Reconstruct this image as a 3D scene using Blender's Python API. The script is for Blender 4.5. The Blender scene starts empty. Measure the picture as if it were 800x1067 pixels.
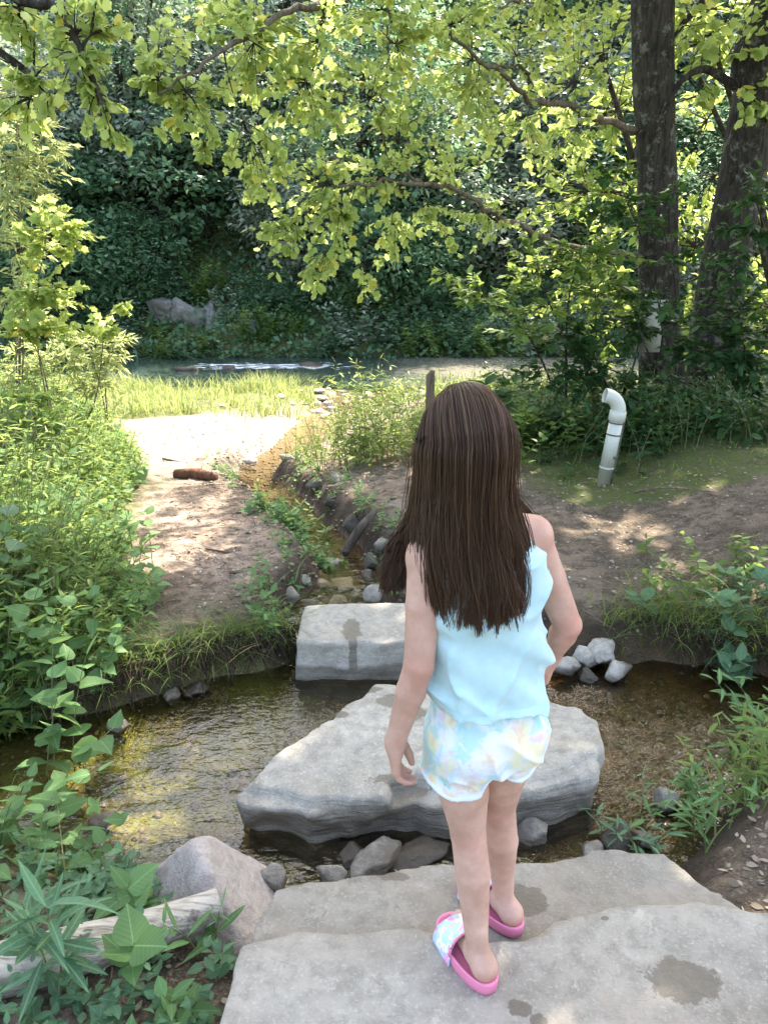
import bpy, math, random
import numpy as np

rng = np.random.default_rng(7)
random.seed(7)
SC = bpy.context.scene
COL = SC.collection
R = math.radians

# ------------------------------------------------------------------ camera facts
TH = R(19.0); FPX = 806.0; CH = 1.47
_c, _s = math.cos(TH), math.sin(TH)
def ray(px, py):
    a = (px - 400) / FPX; b = (533.5 - py) / FPX
    return np.array([a, _c + b * _s, -_s + b * _c])
def at_z(px, py, z):
    r = ray(px, py); return np.array([0, 0, CH]) + r * ((z - CH) / r[2])
def at_y(px, py, Y):
    r = ray(px, py); return np.array([0, 0, CH]) + r * (Y / r[1])

# sun: ahead of the camera, a little to the right, high
SUN_AZ, SUN_EL = R(25), R(53)
SUN = np.array([math.sin(SUN_AZ) * math.cos(SUN_EL), math.cos(SUN_AZ) * math.cos(SUN_EL), math.sin(SUN_EL)])

# ------------------------------------------------------------------ numpy noise
def _hash(ix, iy, iz, seed):
    h = (ix.astype(np.int64) * 374761393 + iy.astype(np.int64) * 668265263 + iz.astype(np.int64) * 2147483647 + seed * 974634777) & 0xFFFFFFFF
    h = ((h ^ (h >> 13)) * 1274126177) & 0xFFFFFFFF
    h = (h ^ (h >> 16)) & 0xFFFF
    return h / 65535.0
def vnoise(x, y, z=None, seed=0):
    x = np.asarray(x, float); y = np.asarray(y, float)
    z = np.zeros_like(x) if z is None else np.asarray(z, float)
    x, y, z = np.broadcast_arrays(x, y, z)
    ix, iy, iz = np.floor(x), np.floor(y), np.floor(z)
    fx, fy, fz = x - ix, y - iy, z - iz
    fx, fy, fz = [f * f * f * (f * (f * 6 - 15) + 10) for f in (fx, fy, fz)]
    out = 0
    for dx in (0, 1):
        for dy in (0, 1):
            for dz in (0, 1):
                w = (fx if dx else 1 - fx) * (fy if dy else 1 - fy) * (fz if dz else 1 - fz)
                out = out + w * _hash(ix + dx, iy + dy, iz + dz, seed)
    return out * 2 - 1
def fbm(x, y, z=None, seed=0, octv=4):
    s, a, t = 0, 1.0, 0
    x = np.asarray(x, float); y = np.asarray(y, float)
    for i in range(octv):
        f = 2.03 ** i
        s = s + a * vnoise(x * f, y * f, None if z is None else np.asarray(z, float) * f, seed + i * 17)
        t += a; a *= 0.5
    return s / t
def smooth(a, b, x):
    t = np.clip((np.asarray(x, float) - a) / (b - a), 0, 1); return t * t * (3 - 2 * t)
def unit(v):
    v = np.asarray(v, float); return v / np.maximum(np.linalg.norm(v, axis=-1, keepdims=True), 1e-9)

# ------------------------------------------------------------------ objects
def tag(o, label=None, cat=None, group=None, kind=None):
    if label: o['label'] = label
    if cat: o['category'] = cat
    if group: o['group'] = group
    if kind: o['kind'] = kind
    return o
def thing(name, label, cat, loc=(0, 0, 0), group=None):
    o = bpy.data.objects.new(name, None); COL.objects.link(o)
    o.location = [float(v) for v in loc]; o.empty_display_size = 0.1
    return tag(o, label, cat, group)
def raw_mesh(name, V, F, mat=None, smooth_shade=True, uv=None, attr=None):
    """V (n,3); F list of integer arrays (m,3) or (m,4)."""
    F = F if isinstance(F, list) else [F]
    F = [f for f in F if len(f)]
    me = bpy.data.meshes.new(name)
    V = np.ascontiguousarray(V, dtype=np.float32)
    me.vertices.add(len(V)); me.vertices.foreach_set('co', V.ravel())
    loops = np.concatenate([f.ravel() for f in F]).astype(np.int32)
    tot = np.concatenate([np.full(len(f), f.shape[1], np.int32) for f in F])
    start = np.concatenate([[0], np.cumsum(tot)[:-1]]).astype(np.int32)
    me.loops.add(len(loops)); me.loops.foreach_set('vertex_index', loops)
    me.polygons.add(len(tot)); me.polygons.foreach_set('loop_start', start)
    me.polygons.foreach_set('loop_total', tot)
    if smooth_shade: me.polygons.foreach_set('use_smooth', np.ones(len(tot), bool))
    if uv is not None:
        l = me.uv_layers.new(name='UVMap')
        l.data.foreach_set('uv', np.ascontiguousarray(uv[loops], dtype=np.float32).ravel())
    for k, a in (attr or {}).items():
        if a.ndim == 1:
            at = me.attributes.new(k, 'FLOAT', 'POINT'); at.data.foreach_set('value', a.astype(np.float32))
        else:
            at = me.attributes.new(k, 'FLOAT_COLOR', 'POINT')
            at.data.foreach_set('color', np.concatenate([a, np.ones((len(a), 1))], 1).astype(np.float32).ravel())
    me.update(calc_edges=True)
    if mat: me.materials.append(mat)
    return me
def obj(name, V, F, mat, parent=None, smooth_shade=True, uv=None, attr=None, loc=None):
    V = np.asarray(V, float)
    o_loc = np.array(parent.location) if parent is not None else (np.zeros(3) if loc is None else np.asarray(loc, float))
    if parent is not None and parent.parent is not None: o_loc = o_loc + np.array(parent.parent.location)
    o = bpy.data.objects.new(name, raw_mesh(name, V - o_loc, F, mat, smooth_shade, uv, attr)); COL.objects.link(o)
    if parent is not None: o.parent = parent
    else: o.location = o_loc
    return o
def struct(name, V, F, mat, **k):
    return tag(obj(name, V, F, mat, **k), kind='structure')

class MB:
    def __init__(s): s.V = []; s.F3 = []; s.F4 = []; s.UV = []; s.n = 0
    def add(s, V, F, uv=None):
        V = np.asarray(V, float); F = np.asarray(F, int)
        if not len(V): return
        (s.F3 if F.shape[1] == 3 else s.F4).append(F + s.n); s.V.append(V)
        s.UV.append(np.zeros((len(V), 2)) if uv is None else uv); s.n += len(V)
    def build(s, name, mat, parent=None, smooth_shade=True, loc=None):
        if not s.n: return None
        F = []
        if s.F3: F.append(np.concatenate(s.F3))
        if s.F4: F.append(np.concatenate(s.F4))
        return obj(name, np.concatenate(s.V), F, mat, parent, smooth_shade, np.concatenate(s.UV), None, loc)

def tubes(P, rad, sides=3):
    """P (S,T,3) centre lines, rad (S,T) -> verts, quads (vectorised)."""
    P = np.asarray(P, float); rad = np.asarray(rad, float)
    if P.ndim == 2: P = P[None]; rad = rad[None]
    S, T, _ = P.shape
    tan = unit(np.gradient(P, axis=1))
    ref = np.where(np.abs(tan[..., 2:3]) > 0.9, np.array([1.0, 0, 0]), np.array([0, 0, 1.0]))
    a = unit(np.cross(tan, ref)); b = np.cross(tan, a)
    ang = np.arange(sides) * 2 * math.pi / sides
    V = P[:, :, None] + rad[:, :, None, None] * (np.cos(ang)[None, None, :, None] * a[:, :, None] + np.sin(ang)[None, None, :, None] * b[:, :, None])
    base = (np.arange(S)[:, None, None] * T + np.arange(T - 1)[None, :, None]) * sides
    j = np.arange(sides)[None, None]; j2 = (j + 1) % sides
    F = np.stack([base + j, base + j2, base + sides + j2, base + sides + j], -1).reshape(-1, 4)
    return V.reshape(-1, 3), F
def tube1(pts, rads, sides=10, n=None, wob=0.0, seed=0):
    pts = np.asarray(pts, float); rads = np.asarray(rads, float)
    if n:
        pts, rads = resample(pts, n), np.interp(np.linspace(0, 1, n), np.linspace(0, 1, len(rads)), rads)
    V, F = tubes(pts, rads, sides)
    if wob:
        c = np.repeat(pts, sides, 0); d = V - c
        V = c + d * (1 + wob * fbm(V[:, 0] * 6, V[:, 1] * 6, V[:, 2] * 1.6, seed, 3))[:, None]
    T = len(pts)
    # caps
    V = np.concatenate([V, pts[:1], pts[-1:]]); k = len(V)
    j = np.arange(sides); j2 = (j + 1) % sides
    F3 = np.concatenate([np.stack([np.full(sides, k - 2), j2, j], 1), np.stack([np.full(sides, k - 1), (T - 1) * sides + j, (T - 1) * sides + j2], 1)])
    return V, F, F3
def add_tube(mb, pts, rads, sides=8, n=None, wob=0.0, seed=0):
    V, F, F3 = tube1(pts, rads, sides, n, wob, seed)
    k = mb.n; mb.add(V, F); mb.F3.append(F3 + k)
def resample(pts, n):
    """Catmull-Rom through pts, n samples."""
    p = np.asarray(pts, float)
    q = np.concatenate([[2 * p[0] - p[1]], p, [2 * p[-1] - p[-2]]])
    t = np.linspace(0, len(p) - 1 - 1e-9, n); i = t.astype(int); f = (t - i)[:, None]
    a, b, c, d = q[i], q[i + 1], q[i + 2], q[i + 3]
    return 0.5 * ((2 * b) + (c - a) * f + (2 * a - 5 * b + 4 * c - d) * f ** 2 + (3 * b - a - 3 * c + d) * f ** 3)

# ------------------------------------------------------------------ leaf templates (u across, v along, w normal)
def _rows(vs, hw, droop=0.15, fold=0.25):
    V = [(0, vs[0], 0)]; F = []
    prev = None
    for v, h in zip(vs[1:-1], hw[1:-1]):
        z = -droop * v * v; k = len(V)
        V += [(-h, v, z + fold * h), (0, v, z), (h, v, z + fold * h)]
        if prev is None: F += [(0, k + 1, k), (0, k + 2, k + 1)]
        else:
            for q in (0, 1): F += [(prev + q, prev + q + 1, k + q + 1), (prev + q, k + q + 1, k + q)]
        prev = k
    k = len(V); V.append((0, vs[-1], -droop * vs[-1] ** 2)); F += [(prev, prev + 1, k), (prev + 1, prev + 2, k)]
    return np.array(V, float), np.array(F)
OVATE = _rows([0, .18, .42, .68, .88, 1], [0, .2, .29, .21, .09, 0])
BROAD = _rows([0, .1, .3, .55, .8, 1], [0, .27, .38, .31, .14, 0], .2, .18)
LANCE = _rows([0, .3, .65, 1], [0, .1, .075, 0], .3, .3)
SLIM = _rows([0, .25, .55, .8, 1], [0, .085, .1, .06, 0], .35, .35)
OVAL2 = (np.array([(0, 0, 0), (-.27, .45, .06), (0, 1, -.12), (.27, .45, .06)], float), np.array([(0, 2, 1), (0, 3, 2)]))
LANCE2 = (np.array([(0, 0, 0), (-.1, .4, .03), (0, 1, -.25), (.1, .4, .03)], float), np.array([(0, 2, 1), (0, 3, 2)]))
def _lobed(pts_):
    o = pts_
    pts = [(0, .36, 0)] + [(x, y, -.12 * (x * x + (y - .36) ** 2) * 2) for x, y in o] + [(-x, y, -.12 * (x * x + (y - .36) ** 2) * 2) for x, y in o[-2:0:-1]]
    n = len(pts) - 1
    return np.array(pts), np.array([(0, 1 + i, 1 + (i + 1) % n) for i in range(n)])
LOBED = _lobed([(.0, .0), (.26, -.05), (.45, .12), (.36, .3), (.52, .55), (.30, .62), (.19, .74), (0, 1.0)])
TULIP = _lobed([(0, 0), (.28, .0), (.45, .2), (.36, .36), (.47, .64), (.30, .74), (.14, .93), (0, .86)])
class Leaves:
    def split(s, k=2):
        out = [Leaves() for _ in range(k)]
        for e in s.a: out[rng.integers(0, k)].a.append(e)
        return out
    def __init__(s): s.a = []
    def add(s, P, D, N, size):
        P = np.atleast_2d(P); n = len(P)
        s.a.append((P, np.broadcast_to(D, (n, 3)), np.broadcast_to(N, (n, 3)), np.broadcast_to(size, (n,))))
    def count(s): return sum(len(x[0]) for x in s.a)
    def mesh(s, tmpl):
        P = np.concatenate([x[0] for x in s.a]); D = unit(np.concatenate([x[1] for x in s.a]))
        N = np.concatenate([x[2] for x in s.a]); S = np.concatenate([x[3] for x in s.a])
        X = unit(np.cross(D, N)); N = np.cross(X, D)
        tv, tf = tmpl; n, k = len(P), len(tv)
        w = 1 + 0.18 * rng.standard_normal(n); cu = rng.uniform(-.6, 1.8, n)   # width and curl differ leaf to leaf
        V = P[:, None] + S[:, None, None] * ((w[:, None] * tv[:, 0])[:, :, None] * X[:, None] + tv[None, :, 1:2] * D[:, None] + (cu[:, None] * tv[:, 2])[:, :, None] * N[:, None])
        F = (np.arange(n)[:, None, None] * k + tf[None]).reshape(-1, 3)
        return V.reshape(-1, 3), F, np.tile(tv[:, :2], (n, 1))
    def into(s, mb, tmpl):
        if s.a: mb.add(*s.mesh(tmpl))
    def build(s, name, tmpl, mat, parent=None):
        V, F, uv = s.mesh(tmpl); return obj(name, V, F, mat, parent, False, uv)
def rand_dir(n, up=0.0, flat=1.0):
    d = rng.standard_normal((n, 3)); d[:, 2] = d[:, 2] * flat + up; return unit(d)
def blades(P, H, W, lean, bend, seg=4, az=None):
    """grass blades as tapering bent strips"""
    n = len(P); az = rng.uniform(0, 2 * math.pi, n) if az is None else az
    d = np.stack([np.cos(az), np.sin(az), np.zeros(n)], 1); sd = np.stack([-np.sin(az), np.cos(az), np.zeros(n)], 1)
    t = np.linspace(0, 1, seg + 1)
    horiz = (lean[:, None] * t + bend[:, None] * t ** 2.2)
    vert = t[None] * (1 - 0.35 * np.clip(bend, 0, 1.6)[:, None] * t ** 2)
    C = P[:, None] + H[:, None, None] * (horiz[:, :, None] * d[:, None] + vert[:, :, None] * np.array([0, 0, 1.0]))
    hw = 0.5 * W[:, None] * np.maximum(1 - t ** 1.7, 0.03)[None]
    L = C - hw[:, :, None] * sd[:, None]; Rr = C + hw[:, :, None] * sd[:, None]
    V = np.stack([L, Rr], 2).reshape(-1, 3); k = 2 * (seg + 1)
    q = np.array([(2 * i, 2 * i + 1, 2 * i + 3, 2 * i + 2) for i in range(seg)])
    F = (np.arange(n)[:, None, None] * k + q[None]).reshape(-1, 4)
    uv = np.tile(np.stack([np.tile([-.3, .3], seg + 1), np.repeat(t, 2)], 1), (n, 1))
    return V, F, uv

# ------------------------------------------------------------------ signed-distance modelling
def surface_nets(V, lo, h):
    V = V.astype(np.float32); s = V < 0
    nx, ny, nz = V.shape
    c = np.zeros((nx - 1, ny - 1, nz - 1), np.int8)
    offs = [(a, b, d) for a in (0, 1) for b in (0, 1) for d in (0, 1)]
    for a, b, d in offs: c += s[a:nx - 1 + a, b:ny - 1 + b, d:nz - 1 + d]
    mixed = (c > 0) & (c < 8)
    idx = np.full(mixed.shape, -1, np.int64); ijk = np.argwhere(mixed); idx[mixed] = np.arange(len(ijk))
    acc = np.zeros((len(ijk), 3)); cnt = np.zeros(len(ijk))
    for p in offs:
        for ax in range(3):
            if p[ax]: continue
            q = list(p); q[ax] = 1
            va = V[ijk[:, 0] + p[0], ijk[:, 1] + p[1], ijk[:, 2] + p[2]]; vb = V[ijk[:, 0] + q[0], ijk[:, 1] + q[1], ijk[:, 2] + q[2]]
            m = (va < 0) != (vb < 0); t = va[m] / (va[m] - vb[m])
            pp = np.tile(np.array(p, float), (m.sum(), 1)); pp[:, ax] = t
            acc[m] += pp; cnt[m] += 1
    verts = np.asarray(lo) + h * (ijk + acc / cnt[:, None])
    F = []
    for ax in range(3):
        b, d = (ax + 1) % 3, (ax + 2) % 3
        s0 = np.take(s, range(V.shape[ax] - 1), ax); s1 = np.take(s, range(1, V.shape[ax]), ax)
        e = np.argwhere(s0 != s1)
        e = e[(e[:, b] > 0) & (e[:, d] > 0) & (e[:, b] < V.shape[b] - 1) & (e[:, d] < V.shape[d] - 1)]
        def cell(db, dd):
            k = e.copy(); k[:, b] += db; k[:, d] += dd; return idx[k[:, 0], k[:, 1], k[:, 2]]
        q = np.stack([cell(-1, -1), cell(0, -1), cell(0, 0), cell(-1, 0)], 1)
        fl = ~s0[e[:, 0], e[:, 1], e[:, 2]]
        q[fl] = q[fl][:, ::-1]
        F.append(q)
    return verts, np.concatenate(F)
def relax(V, Q, it=2, lam=.5):
    E = np.concatenate([Q[:, [0, 1]], Q[:, [1, 2]], Q[:, [2, 3]], Q[:, [3, 0]]])
    cnt = np.bincount(E[:, 0], minlength=len(V)).astype(float)[:, None]
    for _ in range(it):
        A = np.stack([np.bincount(E[:, 0], weights=V[E[:, 1], k], minlength=len(V)) for k in range(3)], 1)
        V = V + lam * (A / np.maximum(cnt, 1) - V)
    return V
class Field:
    def __init__(s, lo, hi, h):
        s.lo = np.array(lo, float); s.h = h
        s.ax = [np.arange(a, b + h, h, dtype=np.float32) for a, b in zip(lo, hi)]
        s.V = np.full([len(a) for a in s.ax], 1.0, np.float32)
    def sub(s, lo, hi):
        sl = tuple(slice(max(0, int((l - a[0]) / s.h)), max(0, int((u - a[0]) / s.h) + 2)) for l, u, a in zip(lo, hi, s.ax))
        return sl, np.meshgrid(*[a[k] for a, k in zip(s.ax, sl)], indexing='ij')
    def all(s): return np.meshgrid(*s.ax, indexing='ij')
    def _put(s, sl, d, k):
        v = s.V[sl]
        if not v.size: return
        if k > 0:
            hh = np.clip(.5 + .5 * (v - d) / k, 0, 1); s.V[sl] = v * (1 - hh) + d * hh - k * hh * (1 - hh)
        else: s.V[sl] = np.minimum(v, d)
    def cap(s, p, q, r1, r2, k=0.015, m=0.05):
        p, q = np.array(p, float), np.array(q, float); r = max(r1, r2) + m
        sl, (X, Y, Z) = s.sub(np.minimum(p, q) - r, np.maximum(p, q) + r)
        ba = q - p; L = max(ba @ ba, 1e-9)
        t = np.clip(((X - p[0]) * ba[0] + (Y - p[1]) * ba[1] + (Z - p[2]) * ba[2]) / L, 0, 1)
        d = np.sqrt((X - p[0] - t * ba[0]) ** 2 + (Y - p[1] - t * ba[1]) ** 2 + (Z - p[2] - t * ba[2]) ** 2) - (r1 + t * (r2 - r1))
        s._put(sl, d, k); return s
    def ell(s, c, rad, M=None, k=0.015, m=0.05):
        c = np.array(c, float); rad = np.array(rad, float); r = rad.max() + m
        sl, (X, Y, Z) = s.sub(c - r, c + r)
        P = np.stack([X - c[0], Y - c[1], Z - c[2]], -1)
        if M is not None: P = P @ np.array(M).T
        k0 = np.linalg.norm(P / rad, axis=-1); k1 = np.linalg.norm(P / rad ** 2, axis=-1)
        d = k0 * (k0 - 1) / np.maximum(k1, 1e-6)
        s._put(sl, d, k); return s
    def sections(s, tab, ang, k=0.015, grow=0.0, power=2.0):
        """stack of elliptical sections tab rows: z, cx, cy, a, b; ang = yaw of the a-axis"""
        tab = np.array(tab, float); tab = tab[np.argsort(tab[:, 0])]
        r = tab[:, 3].max() + .08
        sl, (X, Y, Z) = s.sub((tab[:, 1].min() - r, tab[:, 2].min() - r, tab[0, 0] - .05), (tab[:, 1].max() + r, tab[:, 2].max() + r, tab[-1, 0] + .05))
        zz = Z[0, 0]
        g = [np.interp(zz, tab[:, 0], tab[:, i])[None, None] for i in range(1, 5)]
        ca, sa = math.cos(ang), math.sin(ang)
        u = (X - g[0]) * ca + (Y - g[1]) * sa; v = -(X - g[0]) * sa + (Y - g[1]) * ca
        a, b = g[2] + grow, g[3] + grow
        k0 = ((np.abs(u) / a) ** power + (np.abs(v) / b) ** power) ** (1 / power)
        d = (k0 - 1) * np.minimum(a, b)
        dz = np.maximum(tab[0, 0] - Z, Z - tab[-1, 0])
        d = np.where(dz > 0, np.sqrt(np.maximum(d, 0) ** 2 + dz ** 2), d)
        d = np.maximum(d, dz)
        s._put(sl, d, k); return s
    def mesh(s): return surface_nets(s.V, s.lo, s.h)
def poly_sd(x, y, poly):
    """signed distance to a polygon, negative inside"""
    x = np.asarray(x, float); y = np.asarray(y, float)
    poly = np.asarray(poly, float); d = np.full(x.shape, 1e9); ins = np.zeros(x.shape, bool)
    for (ax, ay), (bx, by) in zip(poly, np.roll(poly, -1, 0)):
        ex, ey = bx - ax, by - ay; t = np.clip(((x - ax) * ex + (y - ay) * ey) / (ex * ex + ey * ey + 1e-12), 0, 1)
        d = np.minimum(d, (x - ax - t * ex) ** 2 + (y - ay - t * ey) ** 2)
        c = ((ay > y) != (by > y)) & (x < ex * (y - ay) / (ey if abs(ey) > 1e-12 else 1e-12) + ax); ins ^= c
    return np.sqrt(d) * np.where(ins, -1, 1)

# ------------------------------------------------------------------ materials
class NT:
    def __init__(s, name):
        s.m = bpy.data.materials.new(name); s.m.use_nodes = True; s.t = s.m.node_tree; s.t.nodes.clear()
    def n(s, typ, inp=None, **pr):
        nd = s.t.nodes.new(typ)
        for k, v in pr.items(): setattr(nd, k, v)
        for k, v in (inp or {}).items():
            sk = nd.inputs[k]
            if isinstance(v, bpy.types.NodeSocket): s.t.links.new(v, sk)
            elif isinstance(v, bpy.types.Node): s.t.links.new(v.outputs[0], sk)
            else:
                if sk.type == 'RGBA' and len(v) == 3: v = (*v, 1)
                sk.default_value = v
        return nd
    def math(s, op, a, b=0.0, c=None):
        i = {0: a, 1: b}
        if c is not None: i[2] = c
        return s.n('ShaderNodeMath', i, operation=op).outputs[0]
    def mix(s, f, a, b, blend='MIX'):
        nd = s.n('ShaderNodeMix', data_type='RGBA', blend_type=blend)
        for i, v in ((0, f), (6, a), (7, b)):
            sk = nd.inputs[i]
            if isinstance(v, bpy.types.NodeSocket): s.t.links.new(v, sk)
            else: sk.default_value = (*v, 1) if (i and len(v) == 3) else v
        return nd.outputs[2]
    def ramp(s, f, stops, interp='LINEAR'):
        nd = s.n('ShaderNodeValToRGB', {0: f}); cr = nd.color_ramp; cr.interpolation = interp
        while len(cr.elements) < len(stops): cr.elements.new(0.5)
        for e, (p, c) in zip(cr.elements, stops):
            e.position = p; e.color = (*c, 1) if len(c) == 3 else c
        return nd.outputs[0]
    def step(s, f, a, b):
        return s.n('ShaderNodeMapRange', {0: f, 1: a, 2: b, 3: 0.0, 4: 1.0}, interpolation_type='SMOOTHSTEP').outputs[0]
    def pos(s): return s.n('ShaderNodeNewGeometry').outputs['Position']
    def obj(s): return s.n('ShaderNodeTexCoord').outputs['Object']
    def sep(s, v): return s.n('ShaderNodeSeparateXYZ', {0: v}).outputs
    def noise(s, vec, scale, detail=5.0, rough=0.55, dist=0.0):
        return s.n('ShaderNodeTexNoise', {'Vector': vec, 'Scale': scale, 'Detail': detail, 'Roughness': rough, 'Distortion': dist}).outputs[0]
    def vor(s, vec, scale, feat='F1'):
        return s.n('ShaderNodeTexVoronoi', {'Vector': vec, 'Scale': scale}, feature=feat).outputs
    def mapv(s, vec, sc=(1, 1, 1), loc=(0, 0, 0), rot=(0, 0, 0)):
        return s.n('ShaderNodeMapping', {'Vector': vec, 'Scale': sc, 'Location': loc, 'Rotation': rot}).outputs[0]
    def bump(s, h, strength, dist, prev=None):
        i = {'Height': h, 'Strength': strength, 'Distance': dist}
        if prev is not None: i['Normal'] = prev
        return s.n('ShaderNodeBump', i).outputs[0]
    def pbsdf(s, **k):
        names = dict(col='Base Color', rough='Roughness', nrm='Normal', spec='Specular IOR Level', sss='Subsurface Weight', sssr='Subsurface Radius', ssss='Subsurface Scale', sheen='Sheen Weight', coat='Coat Weight', metal='Metallic', aniso='Anisotropic')
        return s.n('ShaderNodeBsdfPrincipled', {names[a]: b for a, b in k.items()}).outputs[0]
    def out(s, sh):
        s.n('ShaderNodeOutputMaterial', {'Surface': sh}); return s.m
def leaf_mat(name, c1, c2, trans, tw=0.45, rough=0.45, veins=False, yellow=None, gloss=.2):
    t = NT(name); g = t.n('ShaderNodeNewGeometry'); ri = g.outputs['Random Per Island']
    col = t.mix(ri, c1, c2)
    big = t.noise(g.outputs['Position'], 1.3, 2.0)
    col = t.mix(t.step(big, .35, .7), col, t.mix(.5, col, c2))
    if yellow is not None:
        col = t.mix(t.step(ri, .93, .96), col, yellow)
    br = t.math('FRACT', t.math('MULTIPLY', ri, 17.3))
    col = t.n('ShaderNodeHueSaturation', {'Color': col, 'Value': t.math('MULTIPLY_ADD', br, .5, .75)}).outputs[0]
    nrm = None
    if veins:
        uv = t.n('ShaderNodeTexCoord').outputs['UV']; x, y, _ = t.sep(uv)
        ax = t.math('ABSOLUTE', x)
        mid = t.math('SUBTRACT', 1.0, t.step(ax, .006, .022))
        w = t.math('SINE', t.math('MULTIPLY', t.math('SUBTRACT', y, t.math('MULTIPLY', ax, .9)), 48.0))
        side = t.step(w, .86, 1.0)
        vein = t.math('MAXIMUM', mid, t.math('MULTIPLY', side, .45))
        col = t.mix(t.math('MULTIPLY', vein, .5), col, tuple(min(1, v * 1.9 + .03) for v in c2))
        nrm = t.bump(t.math('ADD', vein, t.math('MULTIPLY', w, .25)), .35, .002)
        blot = t.noise(g.outputs['Position'], 60, 3)
        col = t.mix(t.math('MULTIPLY', t.step(blot, .55, .75), .25), col, tuple(v * .6 for v in c1))
    k = dict(col=col, rough=rough + .1, spec=gloss)
    if nrm is not None: k['nrm'] = nrm
    p = t.pbsdf(**k)
    tc = t.mix(.55, col, trans)
    tr = t.n('ShaderNodeBsdfTranslucent', {'Color': tc}).outputs[0]
    return t.out(t.n('ShaderNodeMixShader', {0: tw, 1: p, 2: tr}).outputs[0])
def rock_mat(name, c_light, c_dark, wet_z=None, warm=None, scale=1.0, stains=(), moss=0.0, strata=0.0):
    t = NT(name); p = t.pos()
    n1 = t.noise(p, 3.2 * scale, 8, .62); n2 = t.noise(p, 22 * scale, 6, .65); n3 = t.noise(p, 130 * scale, 4, .6)
    col = t.mix(t.step(n1, .3, .7), c_dark, c_light)
    col = t.mix(t.math('MULTIPLY', t.step(n2, .4, .66), .55), col, tuple(v * .68 for v in c_dark))
    col = t.mix(t.math('MULTIPLY', t.step(n3, .52, .7), .5), col, tuple(min(1, v * 1.25) for v in c_light))
    lich = t.noise(t.mapv(p, loc=(8, 3, 5)), 11 * scale, 8, .78)
    col = t.mix(t.math('MULTIPLY', t.step(lich, .58, .63), .38), col, tuple(min(1, v * 1.35) for v in c_light))
    col = t.mix(t.math('MULTIPLY', t.math('SUBTRACT', 1.0, t.step(lich, .36, .42)), .45), col, tuple(v * .55 for v in c_dark))
    sp = t.vor(p, 210 * scale)[0]
    col = t.mix(t.math('MULTIPLY', t.math('SUBTRACT', 1.0, t.step(sp, .08, .22)), .35), col, tuple(v * .4 for v in c_dark))
    if warm is not None:
        n4 = t.noise(t.mapv(p, loc=(5, 2, 1)), 5 * scale, 5, .6)
        col = t.mix(t.math('MULTIPLY', t.step(n4, .5, .72), .7), col, warm)
    if moss:
        n5 = t.noise(t.mapv(p, loc=(1, 7, 3)), 9 * scale, 6, .7)
        col = t.mix(t.math('MULTIPLY', t.step(n5, .55, .68), moss), col, (.06, .07, .025))
    rough = None
    x, y, z = t.sep(p)
    wetf = None
    for (sx, sy, rx, ry, ang) in stains:
        v = t.mapv(t.mapv(p, loc=(-sx, -sy, 0)), sc=(1 / rx, 1 / ry, 0), rot=(0, 0, 0))
        rr = t.n('ShaderNodeVectorMath', {0: t.n('ShaderNodeVectorRotate', {'Vector': v, 'Angle': ang}, rotation_type='Z_AXIS').outputs[0]}, operation='LENGTH').outputs['Value']
        nn = t.noise(p, 15, 7, .72)
        f = t.math('SUBTRACT', 1.0, t.step(t.math('MULTIPLY_ADD', nn, 2.2, rr), 1.92, 2.08))
        wetf = f if wetf is None else t.math('MAXIMUM', wetf, f)
    if wet_z is not None:
        wz = t.math('SUBTRACT', 1.0, t.step(t.math('ADD', z, t.math('MULTIPLY', t.math('SUBTRACT', n1, .5), .12)), wet_z, wet_z + .035))
        wetf = wz if wetf is None else t.math('MAXIMUM', wetf, wz)
    if wetf is not None:
        col = t.mix(t.math('MULTIPLY', wetf, .68), col, t.mix(n2, (.05, .040, .027), (.12, .095, .065)))
        rough = t.math('SUBTRACT', .82, t.math('MULTIPLY', wetf, .45))
    cr = t.vor(t.mapv(t.n('ShaderNodeMix', {0: .25, 4: p, 5: t.n('ShaderNodeTexNoise', {'Vector': p, 'Scale': 6.0}).outputs[1]}, data_type='VECTOR').outputs[1], sc=(1, 1, 2.2)), 4.5 * scale, 'DISTANCE_TO_EDGE')[0]
    crack = t.math('MULTIPLY', t.math('SUBTRACT', 1.0, t.step(cr, .0, .012)), t.step(n1, .50, .64))
    h = t.math('ADD', t.math('MULTIPLY', n1, 1.0), t.math('ADD', t.math('MULTIPLY', n2, .5), t.math('MULTIPLY', n3, .18)))
    h = t.math('SUBTRACT', h, t.math('MULTIPLY', crack, .15))
    if strata:
        st = t.noise(t.mapv(p, sc=(1.5, 1.5, 26)), 2.0, 5, .6)
        h = t.math('ADD', h, t.math('MULTIPLY', st, strata))
    k = dict(col=col, nrm=t.bump(h, 1.0, .014), spec=.3)
    k['rough'] = rough if rough is not None else .85
    return t.out(t.pbsdf(**k))
def plain(name, c, rough=.5, spec=.4, var=.25, scale=20, bump=0.0, dark=None, **k):
    t = NT(name); p = t.obj(); n = t.noise(p, scale, 6, .6); n2 = t.noise(p, scale * 7, 4, .6)
    col = t.mix(t.step(n, .35, .7), c, dark if dark is not None else tuple(v * (1 - var) for v in c))
    kk = dict(col=col, rough=rough, spec=spec, **k)
    if bump: kk['nrm'] = t.bump(t.math('ADD', n, t.math('MULTIPLY', n2, .4)), bump, .006)
    return t.out(t.pbsdf(**kk))
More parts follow.
